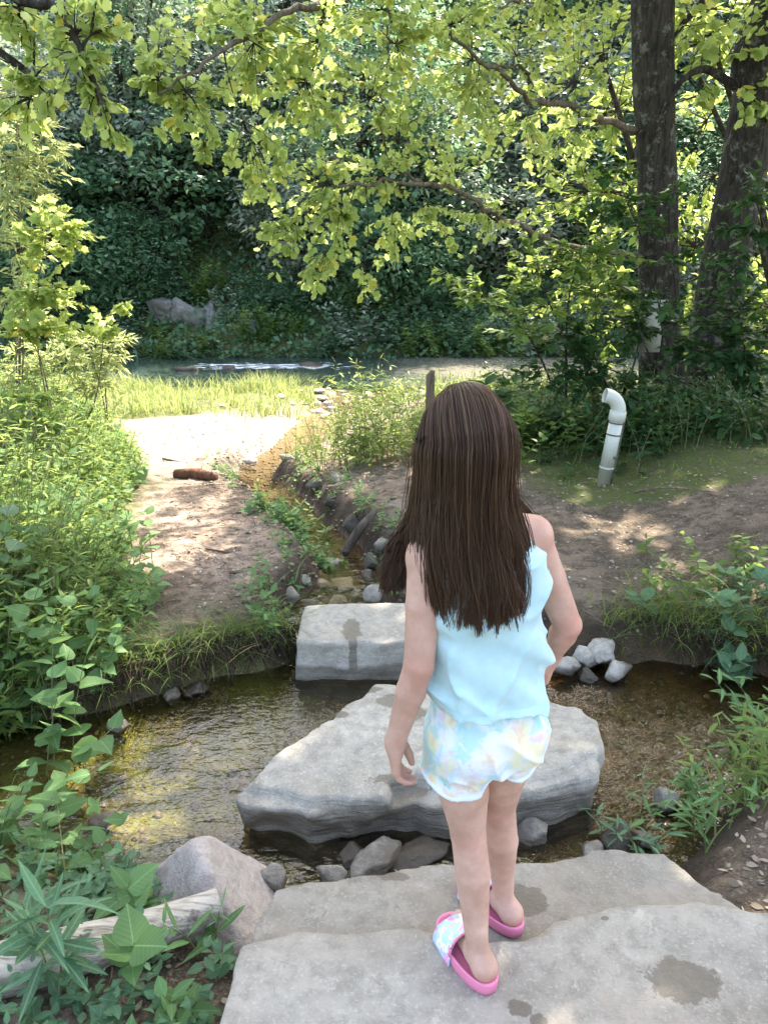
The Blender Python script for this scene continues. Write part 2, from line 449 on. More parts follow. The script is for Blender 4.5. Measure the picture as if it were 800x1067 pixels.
def bark_mat(name, c1, c2, lichen=None, s=1.0):
    t = NT(name); p = t.pos()
    v = t.mapv(p, sc=(1, 1, .22))
    n = t.noise(v, 26 * s, 8, .7, .6); pl = t.noise(p, 3.5, 4, .6); f = t.noise(p, 70, 5, .6)
    col = t.mix(t.step(n, .35, .65), c1, c2)
    if lichen is not None:
        col = t.mix(t.math('MULTIPLY', t.step(t.noise(p, 9, 7, .75), .54, .62), .75), col, lichen)
    col = t.mix(t.math('MULTIPLY', t.step(pl, .5, .7), .4), col, tuple(x * .5 for x in c1))
    h = t.math('ADD', n, t.math('MULTIPLY', f, .3))
    return t.out(t.pbsdf(col=col, rough=.9, spec=.15, nrm=t.bump(h, 1.0, .03)))
#SECTION2
# ================================================================== GROUND
WZ = -0.30      # level of the pool
RZ = -1.10      # level of the river
POOL = [(-3.2, 2.6), (-2.2, 2.15), (-1.25, 2.02), (-.80, 1.86), (-.50, 1.74), (-.25, 1.60), (.10, 1.60), (.55, 1.66), (.76, 1.84), (.98, 2.06), (1.25, 2.36),
        (1.55, 2.5), (2.2, 2.5), (3.2, 2.4), (5.0, 2.5), (5.0, 3.0), (3.4, 2.95), (2.3, 2.78), (1.75, 2.84), (1.45, 3.0), (1.2, 3.06), (1.0, 3.0), (.86, 3.0), (.6, 3.2), (.2, 3.28),
        (-.1, 3.32), (-.36, 3.12), (-.47, 3.03), (-.72, 2.90), (-.95, 2.78), (-1.2, 2.56), (-1.5, 2.5), (-2.2, 2.7), (-3.2, 3.0)]
STREAM = resample([(-.22, 3.25), (-.30, 3.6), (-.18, 4.1), (-.36, 4.7), (-.62, 5.3), (-.86, 5.95), (-1.15, 6.6), (-1.12, 7.4), (-.95, 8.3), (-.82, 9.4), (-.55, 10.8), (-.3, 12.3), (-.1, 13.6), (.1, 15.2)], 90)
_sy = [3.2, 3.7, 4.8, 6.0, 7.5, 9.4, 11, 12.8, 14.6, 15.2]
_sz = [-.302, -.325, -.385, -.46, -.55, -.70, -.83, -.96, -1.09, -1.12]
def stream_info(x, y):
    x = np.asarray(x, float); y = np.asarray(y, float)
    d = np.full(x.shape, 1e9); zz = np.zeros(x.shape)
    for (ax, ay), (bx, by) in zip(STREAM[:-1], STREAM[1:]):
        ex, ey = bx - ax, by - ay; t = np.clip(((x - ax) * ex + (y - ay) * ey) / (ex * ex + ey * ey), 0, 1)
        q = np.hypot(x - ax - t * ex, y - ay - t * ey); m = q < d
        d = np.where(m, q, d); zz = np.where(m, np.interp(ay + t * ey, _sy, _sz), zz)
    w = np.interp(y, [3.2, 4, 5, 6.5, 8, 10, 13], [.15, .15, .16, .15, .16, .3, .8])
    return d, zz, w
def ground_z(x, y, detail=True, info=False):
    x = np.asarray(x, float); y = np.asarray(y, float)
    zl = np.interp(y, [-2, 0, 1, 2, 3, 3.3, 4.4, 6, 7.6, 9, 12, 14, 14.8, 16, 18.6, 19.2, 19.6, 22, 60], [.05, -.06, -.12, -.18, -.16, -.15, -.2, -.31, -.42, -.54, -.78, -.96, -1.15, -1.35, -1.35, -1.12, -.7, 1.0, 30])
    zr = np.interp(y, [-2, 0, 1, 2, 3, 3.4, 4.4, 5.4, 7, 8.5, 10, 12.5, 14, 14.8, 16, 18.6, 19.2, 19.6, 22, 60], [.05, -.04, -.1, -.16, -.16, -.12, -.1, -.12, -.05, -.1, -.4, -.8, -.98, -1.15, -1.35, -1.35, -1.12, -.7, .9, 29])
    b = smooth(-.7, .9, x + .15 * vnoise(x * .8, y * .8, seed=3))
    z = zl * (1 - b) + zr * b
    edge = np.interp(y, [2.5, 3.3, 4.4, 6, 8], [-1.0, -1.0, -1.5, -1.65, -2.6])
    z = z + .32 * smooth(0, 1.6, edge - x) * smooth(2.4, 3.4, y) * (1 - smooth(7, 9.5, y))
    z = z + .25 * smooth(1.35, 2.6, x) * smooth(2.7, 3.3, y) * (1 - smooth(6.5, 9, y))
    z = z + .12 * smooth(-.9, -1.8, x) * (1 - smooth(1.9, 2.3, y))
    if detail:
        z = z + .045 * fbm(x * 1.1, y * 1.1, seed=11) + .018 * fbm(x * 5, y * 5, seed=12) + .012 * fbm(x * 15, y * 15, seed=13, octv=3) + smooth(19, 24, y) * .8 * fbm(x * .35, y * .35, seed=14)
    sd = poly_sd(x + .05 * fbm(x * 4, y * 4, seed=21, octv=3), y + .05 * fbm(x * 4, y * 4, seed=22, octv=3), POOL)
    bed = WZ - .035 - .09 * smooth(0, .45, -sd) + .022 * fbm(x * 7, y * 7, seed=23)
    far = smooth(2.55, 2.8, y)                                        # the far bank is a steep little cut
    k = smooth(0, .10 + .22 * (1 - far), sd)
    z = np.where(sd < .5, bed * (1 - k) + np.maximum(z, bed) * k, z)
    d, sz, w = stream_info(x, y)
    w = w * (1 + .35 * fbm(x * 2.2, y * 2.2, seed=31, octv=3))
    sb = sz - .02 - .035 * (1 - np.clip(d / w, 0, 1) ** 2) + .014 * fbm(x * 9, y * 9, seed=24)
    ks = smooth(w * .9, w * 1.1 + .14 + .25 * smooth(6, 9, y), d)
    z = np.where((d < 2) & (sd > -.05), np.minimum(z, sb * (1 - ks) + z * ks), z)
    if info: return z, sd, d, w
    return z
def gz(x, y): return float(ground_z(np.array([x]), np.array([y]))[0])
def on_ground(px, py):
    z = -.2
    for _ in range(25):
        p = at_z(px, py, z); z = .5 * z + .5 * gz(p[0], p[1])
    return at_z(px, py, z)

def axis_pts(segs):
    out = []
    for a, b, h in segs: out += list(np.arange(a, b - 1e-9, h))
    return np.array(out + [segs[-1][1]])
def build_ground():
    gx = axis_pts([(-70, -16, 3.0), (-16, -6, .5), (-6, -2.4, .12), (-2.4, 2.4, .028), (2.4, 6, .12), (6, 16, .5), (16, 70, 3.0)])
    gy = axis_pts([(-12, -2, 1.0), (-2, .8, .2), (.8, 4.2, .026), (4.2, 7.5, .045), (7.5, 15, .11), (15, 26, .4), (26, 62, 2.0)])
    X, Y = np.meshgrid(gx, gy, indexing='ij')
    Z, sd, d, w = ground_z(X, Y, info=True)
    nx, ny = X.shape; i = np.arange(nx * ny).reshape(nx, ny)
    F = np.stack([i[:-1, :-1], i[1:, :-1], i[1:, 1:], i[:-1, 1:]], -1).reshape(-1, 4)
    n1 = fbm(X * 1.6, Y * 1.6, seed=41)
    sandp = [(-2.6, 6.5), (-1.9, 5.9), (-1.45, 6.3), (-1.2, 7.6), (-1.0, 9.0), (-.9, 10.2), (-2.2, 10.2), (-3.8, 9.2), (-4.0, 7.4)]
    sand = 1 - smooth(-.3, .3, poly_sd(X + .3 * n1, Y + .3 * n1, sandp))
    sand = np.maximum(sand, (1 - smooth(.5, 1.1, d)) * smooth(7.5, 9.5, Y) * (Y < 15) * .75)
    green = smooth(-.1, .35, n1 + smooth(.7, 1.6, X) * smooth(4.3, 5.1, Y) * 2.0 - .55)
    green = np.maximum(green, smooth(8.5, 10, Y) * (1 - sand))
    edge = np.interp(Y, [0, 2.5, 3.3, 4.4, 6, 8], [-.6, -1.0, -1.0, -1.5, -1.65, -2.6])
    green = np.maximum(green, smooth(-.1, .4, edge - X) * .8)
    wet = np.maximum(1 - smooth(-.02, .10, sd), (1 - smooth(.8, 1.25, d / w)) * (Y > 3.2) * (Y < 15)); wet = np.maximum(wet, smooth(14.2, 14.8, Y) * (Y < 19.05))
    bank = np.maximum((1 - smooth(.08, .3, sd)), (1 - smooth(w + .05, w + .3, d)) * (Y > 3.2) * (Y < 7.5)) * (1 - wet)
    pathl = smooth(.9, .2, X) * smooth(3.2, 4.0, Y)
    zone = np.stack([sand, green, wet], -1).reshape(-1, 3); zone2 = np.stack([bank, pathl, np.zeros_like(bank)], -1).reshape(-1, 3)
    t = NT('ground_soil'); p = t.pos()
    za = t.n('ShaderNodeVertexColor', layer_name='zone').outputs[0]; zb = t.n('ShaderNodeVertexColor', layer_name='zone2').outputs[0]
    sa, gr, we = t.n('ShaderNodeSeparateColor', {0: za}).outputs[:3]; ba, pa, _ = t.n('ShaderNodeSeparateColor', {0: zb}).outputs[:3]
    n_a = t.noise(p, 2.2, 6, .6); n_b = t.noise(p, 14, 6, .65); n_c = t.noise(p, 90, 5, .65)
    peb = t.vor(p, 42)[0]; peb2 = t.vor(p, 17)
    dirt = t.mix(t.step(n_a, .3, .7), (.105, .079, .054), (.225, .172, .122))
    lt = t.mix(t.step(n_a, .3, .7), (.21, .155, .117), (.33, .26, .205))
    col = t.mix(pa, dirt, lt)
    col = t.mix(t.math('MULTIPLY', t.step(n_b, .42, .62), .75), col, (.052, .039, .027))
    col = t.mix(t.math('MULTIPLY', t.step(n_c, .52, .7), .5), col, (.38, .32, .26))
    chips = t.math('SUBTRACT', 1.0, t.step(peb, .1, .3))
    col = t.mix(t.math('MULTIPLY', chips, t.math('MULTIPLY', t.step(n_b, .5, .62), .6)), col, (.4, .35, .29))
    col = t.mix(t.math('MULTIPLY', ba, .92), col, t.mix(n_b, (.016, .012, .008), (.055, .038, .025)))  # bank soil blackened to paint in the deep shade under its edges
    grn = t.mix(n_b, (.040, .058, .016), (.13, .15, .045))
    col = t.mix(t.math('MULTIPLY', gr, t.step(t.math('ADD', n_b, t.math('MULTIPLY', n_c, .5)), .52, .76)), col, grn)
    snd = t.mix(t.step(n_b, .35, .7), (.21, .175, .138), (.30, .26, .215))
    snd = t.mix(t.math('MULTIPLY', t.step(n_c, .5, .7), .4), snd, (.17, .13, .10))
    snd = t.mix(t.math('MULTIPLY', chips, .35), snd, (.40, .36, .31))
    col = t.mix(sa, col, snd)
    # the bed: olive silt, rust-coloured iron stains, stones
    alg_reflect = t.noise(t.mapv(p, sc=(1, 1, .2)), 3.0, 5, .65)
    bed = t.mix(t.step(n_b, .35, .7), (.075, .040, .019), (.18, .100, .048))
    xx, yy, zz = t.sep(p)
    left = t.math('SUBTRACT', 1.0, t.step(xx, -.5, .2))
    bed = t.mix(left, bed, t.mix(n_b, (.05, .045, .018), (.12, .105, .042)))
    bed = t.mix(t.math('MULTIPLY', t.step(alg_reflect, .40, .58), t.math('MULTIPLY', t.math('MULTIPLY_ADD', left, .8, .1), t.math('SUBTRACT', 1.0, t.step(yy, 3.2, 4.0)))), bed, t.mix(n_c, (.10, .115, .022), (.27, .28, .085)))  # algae, brightened at left to imitate the reflection of the lit canopy
    rust = t.step(t.noise(t.mapv(p, loc=(3, 9, 0)), 3.4, 4, .5), .58, .70)
    bed = t.mix(t.math('MULTIPLY', rust, t.math('MULTIPLY_ADD', left, -.56, .65)), bed, (.20, .095, .04))
    stones = t.step(peb2[0], .18, .5)
    bed = t.mix(t.math('MULTIPLY', t.math('SUBTRACT', 1.0, stones), .22), bed, t.mix(t.n('ShaderNodeSeparateColor', {0: peb2[1]}).outputs[0], (.07, .05, .028), (.23, .185, .12)))
    bed = t.mix(t.step(yy, 13.6, 14.6), t.mix(t.step(yy, 5.5, 9), bed, t.mix(n_b, (.135, .10, .072), (.25, .205, .165))), (.025, .035, .022))
    col = t.mix(we, col, bed)
    h = t.math('ADD', t.math('MULTIPLY', n_b, 1.0), t.math('MULTIPLY', n_c, .5)); h = t.math('ADD', h, t.math('MULTIPLY', chips, .3))
    rough = t.math('SUBTRACT', .95, t.math('MULTIPLY', we, .5))
    m = t.out(t.pbsdf(col=col, rough=rough, spec=.2, nrm=t.bump(h, 1.0, .03)))
    V = np.stack([X, Y, Z], -1).reshape(-1, 3)
    struct('ground', V, F, m, attr={'zone': zone, 'zone2': zone2})

def water_mat(name, tint, bscale, bstr, opaque=None, ior=1.33, rough=.02, stretch=(1, 1, 1), glint=0.0):
    t = NT(name); p = t.mapv(t.pos(), sc=stretch)
    n = t.noise(p, bscale, 3, .5, .4); n2 = t.noise(p, bscale * 3.7, 2, .5)
    h = t.math('ADD', n, t.math('MULTIPLY', n2, .3))
    nr = t.bump(h, bstr, .02)
    fr = t.n('ShaderNodeFresnel', {'IOR': ior, 'Normal': nr}).outputs[0]
    gl = t.n('ShaderNodeBsdfGlossy', {'Color': (1, 1, 1), 'Roughness': rough, 'Normal': nr}).outputs[0]
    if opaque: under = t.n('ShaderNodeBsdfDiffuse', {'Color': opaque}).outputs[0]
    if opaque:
        rx, ry, _z = t.sep(t.pos()); under_col = t.mix(t.step(t.math('ADD', rx, t.math('MULTIPLY', t.noise(t.pos(), .8, 3), 2.0)), .6, 3.2), opaque, (.22, .205, .165)); t.t.links.new(under_col, under.node.inputs['Color'])  # diffuse colour turns paler towards the right
    else: under = t.n('ShaderNodeBsdfTransparent', {'Color': tint}).outputs[0]
    sh = t.n('ShaderNodeMixShader', {0: fr, 1: under, 2: gl}).outputs[0]
    if glint:                                   # broken white water over the riffle
        x, y, z = t.sep(t.pos())
        w = t.math('MULTIPLY', t.math('SUBTRACT', 1.0, t.step(t.math('ABSOLUTE', t.math('SUBTRACT', y, 17.6)), .15, .9)), t.math('SUBTRACT', 1.0, t.step(t.math('ABSOLUTE', t.math('ADD', x, 2.6)), 1.0, 2.6)))
        f = t.step(t.math('ADD', t.noise(t.mapv(t.pos(), sc=(1, 3.4, 1)), 2.6, 6, .7), t.math('MULTIPLY', w, .22)), .70, .76)
        wh = t.n('ShaderNodeBsdfDiffuse', {'Color': (.75, .78, .8)}).outputs[0]
        sh = t.n('ShaderNodeMixShader', {0: t.math('MULTIPLY', f, t.step(w, .02, .3)), 1: sh, 2: wh}).outputs[0]
    return t.out(sh)
def build_water():
    gx = np.arange(-3.4, 5.3, .06); gy = np.arange(1.4, 3.6, .06)
    X, Y = np.meshgrid(gx, gy, indexing='ij'); i = np.arange(X.size).reshape(X.shape)
    F = np.stack([i[:-1, :-1], i[1:, :-1], i[1:, 1:], i[:-1, 1:]], -1).reshape(-1, 4)
    sd = poly_sd(X, Y, POOL).ravel(); keep = (sd[F] < .16).any(1)
    F = F[keep]; used = np.unique(F); remap = np.full(X.size, -1); remap[used] = np.arange(len(used))
    V = np.stack([X.ravel(), Y.ravel(), np.full(X.size, WZ)], 1)[used]
    struct('pool_water', V, remap[F], water_mat('pool_water', (.90, .86, .68), 10, .5, ior=1.45, stretch=(1, 1.7, 1)))
    # the little stream
    d = unit(np.gradient(STREAM, axis=0)); nrm = np.stack([-d[:, 1], d[:, 0]], 1)
    w = np.interp(STREAM[:, 1], [3.2, 4, 5, 6.5, 8, 10, 13, 15], [.2, .2, .22, .21, .23, .42, 1.1, 1.6])
    z = np.interp(STREAM[:, 1], _sy, _sz) + .004
    us = np.linspace(-1, 1, 7)
    V = np.concatenate([STREAM[:, None, :] + us[None, :, None] * w[:, None, None] * nrm[:, None, :], np.broadcast_to(z[:, None, None], (len(z), 7, 1))], 2)
    i = np.arange(len(z) * 7).reshape(-1, 7); F = np.stack([i[:-1, :-1], i[:-1, 1:], i[1:, 1:], i[1:, :-1]], -1).reshape(-1, 4)
    struct('stream_water', V.reshape(-1, 3), F[:, ::-1], water_mat('stream_water', (.92, .84, .70), 14, .35))
    V = np.array([(-60, 14.2, RZ), (60, 14.2, RZ), (60, 20.6, RZ), (-60, 20.6, RZ)])
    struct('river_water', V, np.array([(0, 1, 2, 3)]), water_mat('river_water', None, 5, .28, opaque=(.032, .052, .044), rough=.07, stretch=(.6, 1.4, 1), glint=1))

# ================================================================== ROCKS
def warp_poly(poly, n=64):
    p = np.asarray(poly, float); return p
def rock_prism(name, poly, ztop, zbot, mat, label, cat, group=None, h=.014, rnd=.02, noise=.02, ns=6, tilt=(0, 0), strata=0.0, batter=0.0, seed=0, top_noise=.006, ledges=()):
    """a slab or boulder: outline on plan, rounded, broken sides with strata, real thickness"""
    poly = np.asarray(poly, float); m = .08
    c = poly.mean(0)
    f = Field((*(poly.min(0) - m), zbot - .03), (*(poly.max(0) + m), ztop + .09), h)
    X, Y, Z = f.all()
    x2, y2 = X[:, :, 0], Y[:, :, 0]
    d2 = poly_sd(x2, y2, poly)[:, :, None]
    d2 = d2 + noise * fbm(X * ns, Y * ns, Z * ns * 1.2, seed, 4) + strata * vnoise(X * 4, Y * 4, Z * 16, seed + 5) + batter * (ztop - Z)
    d2 = d2 - strata * 1.2 * (1 - np.abs(vnoise(X * 3.1, Y * 3.1, Z * 5 + seed, seed + 7))) ** 4 + strata * 1.5 * np.clip(fbm(X * 16, Y * 16, Z * 16, seed + 2, 3), -1, .1)
    top = ztop + tilt[0] * (x2 - c[0]) + tilt[1] * (y2 - c[1]) + top_noise * fbm(x2 * 5, y2 * 5, seed=seed + 9, octv=4) * 2
    for (pl, dz) in ledges:
        top = top + dz * (1 - smooth(-.012, .012, poly_sd(x2, y2, pl) + .02 * fbm(x2 * 9, y2 * 9, seed=seed + 3, octv=3)))
    dz = np.maximum(Z - top[:, :, None], zbot - Z)
    q = rnd
    f.V = (np.minimum(np.maximum(d2 + q, dz + q), 0) + np.sqrt(np.maximum(d2 + q, 0) ** 2 + np.maximum(dz + q, 0) ** 2) - q).astype(np.float32)
    V, F = f.mesh()
    o = obj(name, V, F, mat, loc=(c[0], c[1], zbot)); tag(o, label, cat, group); return o
_IC = None
def ico(sub):
    import bmesh
    bm = bmesh.new(); bmesh.ops.create_icosphere(bm, subdivisions=sub, radius=1)
    V = np.array([v.co for v in bm.verts]); F = np.array([[v.index for v in f.verts] for f in bm.faces]); bm.free(); return V, F
def rock_blob(sub, rad, seed, rough=.28, facets=15):
    V, F = ico(sub); r = np.random.default_rng(seed)
    n = unit(r.standard_normal((facets, 3))); dist = r.uniform(.52, .88, facets)
    s = np.ones(len(V))
    for a, b in zip(n, dist): s = np.minimum(s, b / np.maximum(V @ a, .05))   # planar breaks
    s = s * (1 + rough * .6 * fbm(V[:, 0] * 2 + seed, V[:, 1] * 2, V[:, 2] * 2, seed, 4))
    return V * s[:, None] * np.asarray(rad), F
def rock(name, pos, rad, mat, label, cat='rock', group=None, seed=0, rot=0.0, sub=4, rough=.28):
    V, F = rock_blob(sub, rad, seed, rough); c, s = math.cos(rot), math.sin(rot)
    V = V @ np.array([[c, s, 0], [-s, c, 0], [0, 0, 1]])
    o = obj(name, V + np.asarray(pos), F, mat, loc=pos); tag(o, label, cat, group); return o

# ================================================================== THE GIRL
def build_person():
    yaw = R(20)                                    # turned a little to her left
    f = np.array([-math.sin(yaw), math.cos(yaw), 0]); r = np.array([math.cos(yaw), math.sin(yaw), 0]); up = np.array([0, 0, 1.0])
    root = thing('person', 'young girl seen from behind with long brown hair, pale blue tank top and tie-dye shorts', 'person', (.235, 1.30, 0))
    t = NT('skin'); p = t.obj(); g1 = t.noise(p, 14, 4, .6); g2 = t.noise(p, 90, 4, .6)
    rosy_crease_shade = t.n('ShaderNodeAttribute', attribute_name='rosy_crease_shade').outputs['Fac']
    col = t.mix(t.step(g1, .3, .7), (.41, .23, .165), (.54, .335, .255))
    col = t.mix(t.math('MULTIPLY', t.step(g2, .45, .72), .38), col, (.48, .25, .18))
    col = t.mix(t.math('MULTIPLY', rosy_crease_shade, .5), col, (.58, .22, .17))
    skin = t.out(t.pbsdf(col=col, rough=.52, spec=.35, sss=.12, sssr=(.8, .3, .15), ssss=.012, nrm=t.bump(t.math('ADD', g2, t.math('MULTIPLY', t.noise(p, 420, 3, .6), .5)), .16, .002)))

    torso = [(.52, .197, 1.292, .085, .066), (.56, .195, 1.292, .104, .080), (.62, .194, 1.296, .101, .076), (.70, .191, 1.300, .091, .068), (.80, .186, 1.302, .094, .070),
             (.88, .180, 1.304, .104, .074), (.94, .176, 1.306, .104, .066), (.985, .172, 1.310, .078, .052), (1.01, .166, 1.312, .046, .045)]
    shL, shR = np.array([.076, 1.268, .945]), np.array([.276, 1.342, .955])
    elL, wrL = np.array([.063, 1.225, .757]), np.array([.021, 1.245, .580])
    elR, wrR = np.array([.362, 1.372, .762]), np.array([.350, 1.425, .668])
    hipL, hipR = np.array([.146, 1.277, .545]), np.array([.240, 1.312, .545])
    knL, anL = np.array([.172, 1.283, .335]), np.array([.196, 1.246, .075])
    knR, anR = np.array([.247, 1.370, .325]), np.array([.276, 1.414, .044])
    hc = np.array([.141, 1.308, 1.138])
    F = Field((-.02, 1.08, -.06), (.43, 1.62, 1.27), .0034)
    F.sections(torso, yaw, .0)
    # seat and shoulders
    for sgn in (-1, 1):
        b = np.array([.195, 1.292, .572]) + r * .050 * sgn - f * .030
        F.ell(b, (.056, .056, .056), k=.03)
        sc = np.array([.176, 1.306, .90]) + r * .055 * sgn - f * .048
        F.ell(sc, (.038, .022, .05), k=.03)
    F.cap([.168, 1.312, .985], [.150, 1.312, 1.075], .037, .034, .03)
    F.cap([.160, 1.310, 1.005], shL + [.0, 0, .012], .030, .030, .03); F.cap([.176, 1.314, 1.005], shR + [0, 0, .012], .030, .030, .03)
    # arms
    for s_, e_, w_ in ((shL, elL, wrL), (shR, elR, wrR)):
        F.ell(s_, (.036, .036, .04), k=.02)
        mid = s_ * .55 + e_ * .45
        F.cap(s_, mid, .0345, .032, .006); F.cap(mid, e_, .032, .0275, .004)
        m2 = e_ * .68 + w_ * .32
        F.cap(e_, m2, .0275, .0275, .005); F.cap(m2, w_, .0275, .0190, .004)
    # legs
    for h_, k_, a_ in ((hipL, knL, anL), (hipR, knR, anR)):
        m1 = h_ * .5 + k_ * .5
        F.cap(h_, m1, .058, .050, .006); F.cap(m1, k_, .050, .0355, .004)
        F.ell(k_ + f * .012, (.030, .030, .040), k=.012)
        cm = k_ * .66 + a_ * .34 - f * .007
        F.cap(k_, cm, .0355, .0360, .005); F.cap(cm, a_, .0360, .0225, .004)
        F.cap(a_ - f * .014 + up * .05, a_ - f * .026 - up * .02, .012, .014, .012)
    # feet in the slides
    foot = {}
    for key, a_, fd, gz_, sole in (('L', anL, np.array([-.42, .907, 0]), 0.0, .024), ('R', anR, np.array([-.56, .828, 0]), -.034, .024)):
        sd = np.array([fd[1], -fd[0], 0]); base = np.array([a_[0], a_[1], gz_ + sole])
        heel = base - fd * .032; foot[key] = (base, fd, sd, gz_)
        F.ell(heel + up * .024, (.0235, .025, .025), k=.015)
        F.cap(heel + up * .022, base + up * .034, .0225, .024, .02)
        F.cap(base + up * .028 + fd * .005, base + fd * .085 + up * .014 , .024, .0165, .012)
        F.cap(base + fd * .080 + up * .013 - sd * .016, base + fd * .100 + up * .011, .0145, .0115, .01)
        F.cap(base + fd * .080 + up * .013 + sd * .016, base + fd * .097 + up * .011, .0145, .0115, .01)
        inn = 1 if key == 'L' else -1               # big toe on the inner side
        for q, (off, ln, rr) in enumerate([(.026, .128, .0095), (.012, .127, .0075), (-.001, .122, .007), (-.013, .116, .0065), (-.024, .109, .0065)]):
            o = sd * off * inn
            F.cap(base + fd * .09 + up * .012 + o * .9, base + fd * (ln - .008) + up * (rr + .001) + o, rr + .001, rr, .006)
    # head with a face
    hy = R(14); hf = np.array([-math.sin(hy), math.cos(hy) , -.10]); hf /= np.linalg.norm(hf)
    hr = np.cross(hf, up); hr /= np.linalg.norm(hr); hu = np.cross(hr, hf); M = np.stack([hr, hf, hu])
    H = lambda a, b, c: hc + hr * a + hf * b + hu * c
    F.ell(H(0, -.008, .022), (.0625, .086, .082), M, k=.01)
    F.ell(H(0, .030, -.038), (.052, .050, .066), M, k=.03)
    F.ell(H(0, .060, -.088), (.020, .018, .016), M, k=.02)
    F.cap(H(0, .080, .004), H(0, .094, -.026), .006, .0095, .012)
    F.cap(H(-.010, .084, -.030), H(.010, .084, -.030), .005, .005, .008)
    F.cap(H(-.014, .077, -.054), H(.014, .077, -.054), .0048, .0048, .006); F.cap(H(-.012, .076, -.063), H(.012, .076, -.063), .0052, .0052, .006)
    for sg in (-1, 1):
        F.cap(H(sg * .040, .070, .022), H(sg * .014, .079, .018), .006, .006, .012)
        F.ell(H(sg * .042, .062, -.030), (.018, .016, .018), M, k=.02)
        F.ell(H(sg * .066, -.008, -.014), (.006, .018, .029), M, k=.008)
    # hands: palm, four unequal fingers and a thumb each, bent at the knuckles
    def hand(w, d, side, palm_n, curl, mirror):
        d = unit(d); side = unit(side - d * (side @ d)); n = np.cross(d, side)
        if n @ palm_n < 0: n = -n
        k0 = w + d * .052
        F.cap(w, w + d * .018, .0175, .017, .012)
        for q, off in enumerate((-.021, -.007, .007, .020)):
            F.cap(w + d * .012 + side * off * .55, k0 + side * off, .0115, .0098, .008)
        for q, (off, ln) in enumerate(((-.0215, .050), (-.0072, .058), (.0072, .055), (.0205, .044))):
            a = k0 + side * off; c = curl * (1 + .12 * q); pa = a
            for sg, fr in enumerate((.42, .32, .26)):
                an = c * (sg + .6); dd = d * math.cos(an) + n * math.sin(an) + side * off * (1.2 if curl < .5 else .3)
                pb = pa + dd * ln * fr; F.cap(pa, pb, .0071 - .0006 * sg, .0065 - .0006 * sg, .0035 if sg else .005); pa = pb
        a = w + d * .014 - side * .018 + n * .006
        b = a + d * .022 - side * .014 + n * .012; c_ = b + d * .022 - side * .002 + n * .008; e_ = c_ + d * .017 + side * .004 + n * .005
        F.cap(a, b, .0120, .0095, .008); F.cap(b, c_, .0088, .0082, .004); F.cap(c_, e_, .0080, .0068, .004)
    # left hand hangs, thumb forward, palm to the thigh, fingers half curled
    hand(wrL, np.array([.03, .06, -1.0]), -f * .9 + r * -.35, r, .42, 1)
    # right hand rests on the front of the hip, fingers spread over it
    hand(wrR, np.array([-.22, .05, -.95]), np.array([.2, .95, .1]), -r, .30, 1)
    V, Q = F.mesh(); V = relax(V, Q, 1, .4)
    # rosier knees, elbows, heels and fingers (blood near the skin)
    ros = np.zeros(len(V))
    for c, rad, a in ((elL, .05, .5), (elR, .07, .9), (knL - f * .03, .05, .25), (knR, .05, .3), (foot['L'][0] - foot['L'][1] * .045, .045, 1.0), (foot['R'][0] - foot['R'][1] * .045, .045, 1.0), (wrL + [0, 0, -.11], .06, .9), (shR, .07, .4), (wrR, .08, .5)):
        ros = np.maximum(ros, a * (1 - smooth(.2 * rad, rad, np.linalg.norm(V - c, axis=1))))
    for kn, w_ in ((knL, .034), (knR, .034)):                          # crease shade behind the knees, painted as thin lines
        rel = V - kn; back = (rel @ f) < .005
        for dz, a in ((.004, .9), (-.012, .5)):
            ros = np.maximum(ros, a * back * (np.abs(rel @ r) < w_) * np.exp(-((rel[:, 2] - dz - .12 * (rel @ r)) / .0026) ** 2))
    for el in (elL, elR):  # elbow crease shade goes into the skin colour too
        rel = V - el; ros = np.maximum(ros, .7 * ((rel @ f) < 0) * (np.linalg.norm(rel, axis=1) < .034) * np.exp(-((rel[:, 2] - .006) / .0026) ** 2))
    obj('body', V, Q, skin, root, attr={'rosy_crease_shade': ros})
    eye = plain('eye_white', (.8, .8, .78), .15, .5, .05)
    for sg in (-1, 1):
        v, q = ico(2); obj('eye', v * .0115 + H(sg * .029, .064, .002), q, eye, root)

    # ---- tank top
    t = NT('tank_top_cotton'); p = t.obj(); w1 = t.noise(p, 900, 2, .5); w2 = t.noise(p, 30, 5, .6)
    col = t.mix(t.step(w2, .3, .7), (.37, .55, .565), (.43, .60, .615)); hemk = t.n('ShaderNodeAttribute', attribute_name='seam').outputs['Fac']
    col = t.mix(hemk, col, (.36, .58, .62))
    shirt_m = t.out(t.pbsdf(col=col, rough=.85, spec=.15, sheen=.25, nrm=t.bump(t.math('SUBTRACT', w1, hemk), .25, .002)))
    top = [(.585, .197, 1.289, .121, .100), (.62, .195, 1.291, .117, .096), (.66, .193, 1.297, .108, .086), (.70, .191, 1.300, .101, .078), (.80, .186, 1.302, .103, .079),
           (.88, .180, 1.304, .109, .083), (.94, .176, 1.306, .104, .074), (.985, .172, 1.310, .082, .060), (1.01, .166, 1.312, .060, .054)]
    S = Field((.03, 1.16, .56), (.36, 1.46, 1.04), .0036)
    S.sections(top, yaw, 0); X, Y, Z = S.all()
    for sgn in (-1, 1):
        b = np.array([.195, 1.292, .60]) + r * .05 * sgn - f * .042; S.ell(b, (.067, .067, .06), k=.03)
        sc = np.array([.176, 1.306, .90]) + r * .055 * sgn - f * .052; S.ell(sc, (.040, .024, .05), k=.03)
    u = (X - .19) * r[0] + (Y - 1.298) * r[1]; bk = -((X - .19) * f[0] + (Y - 1.298) * f[1])
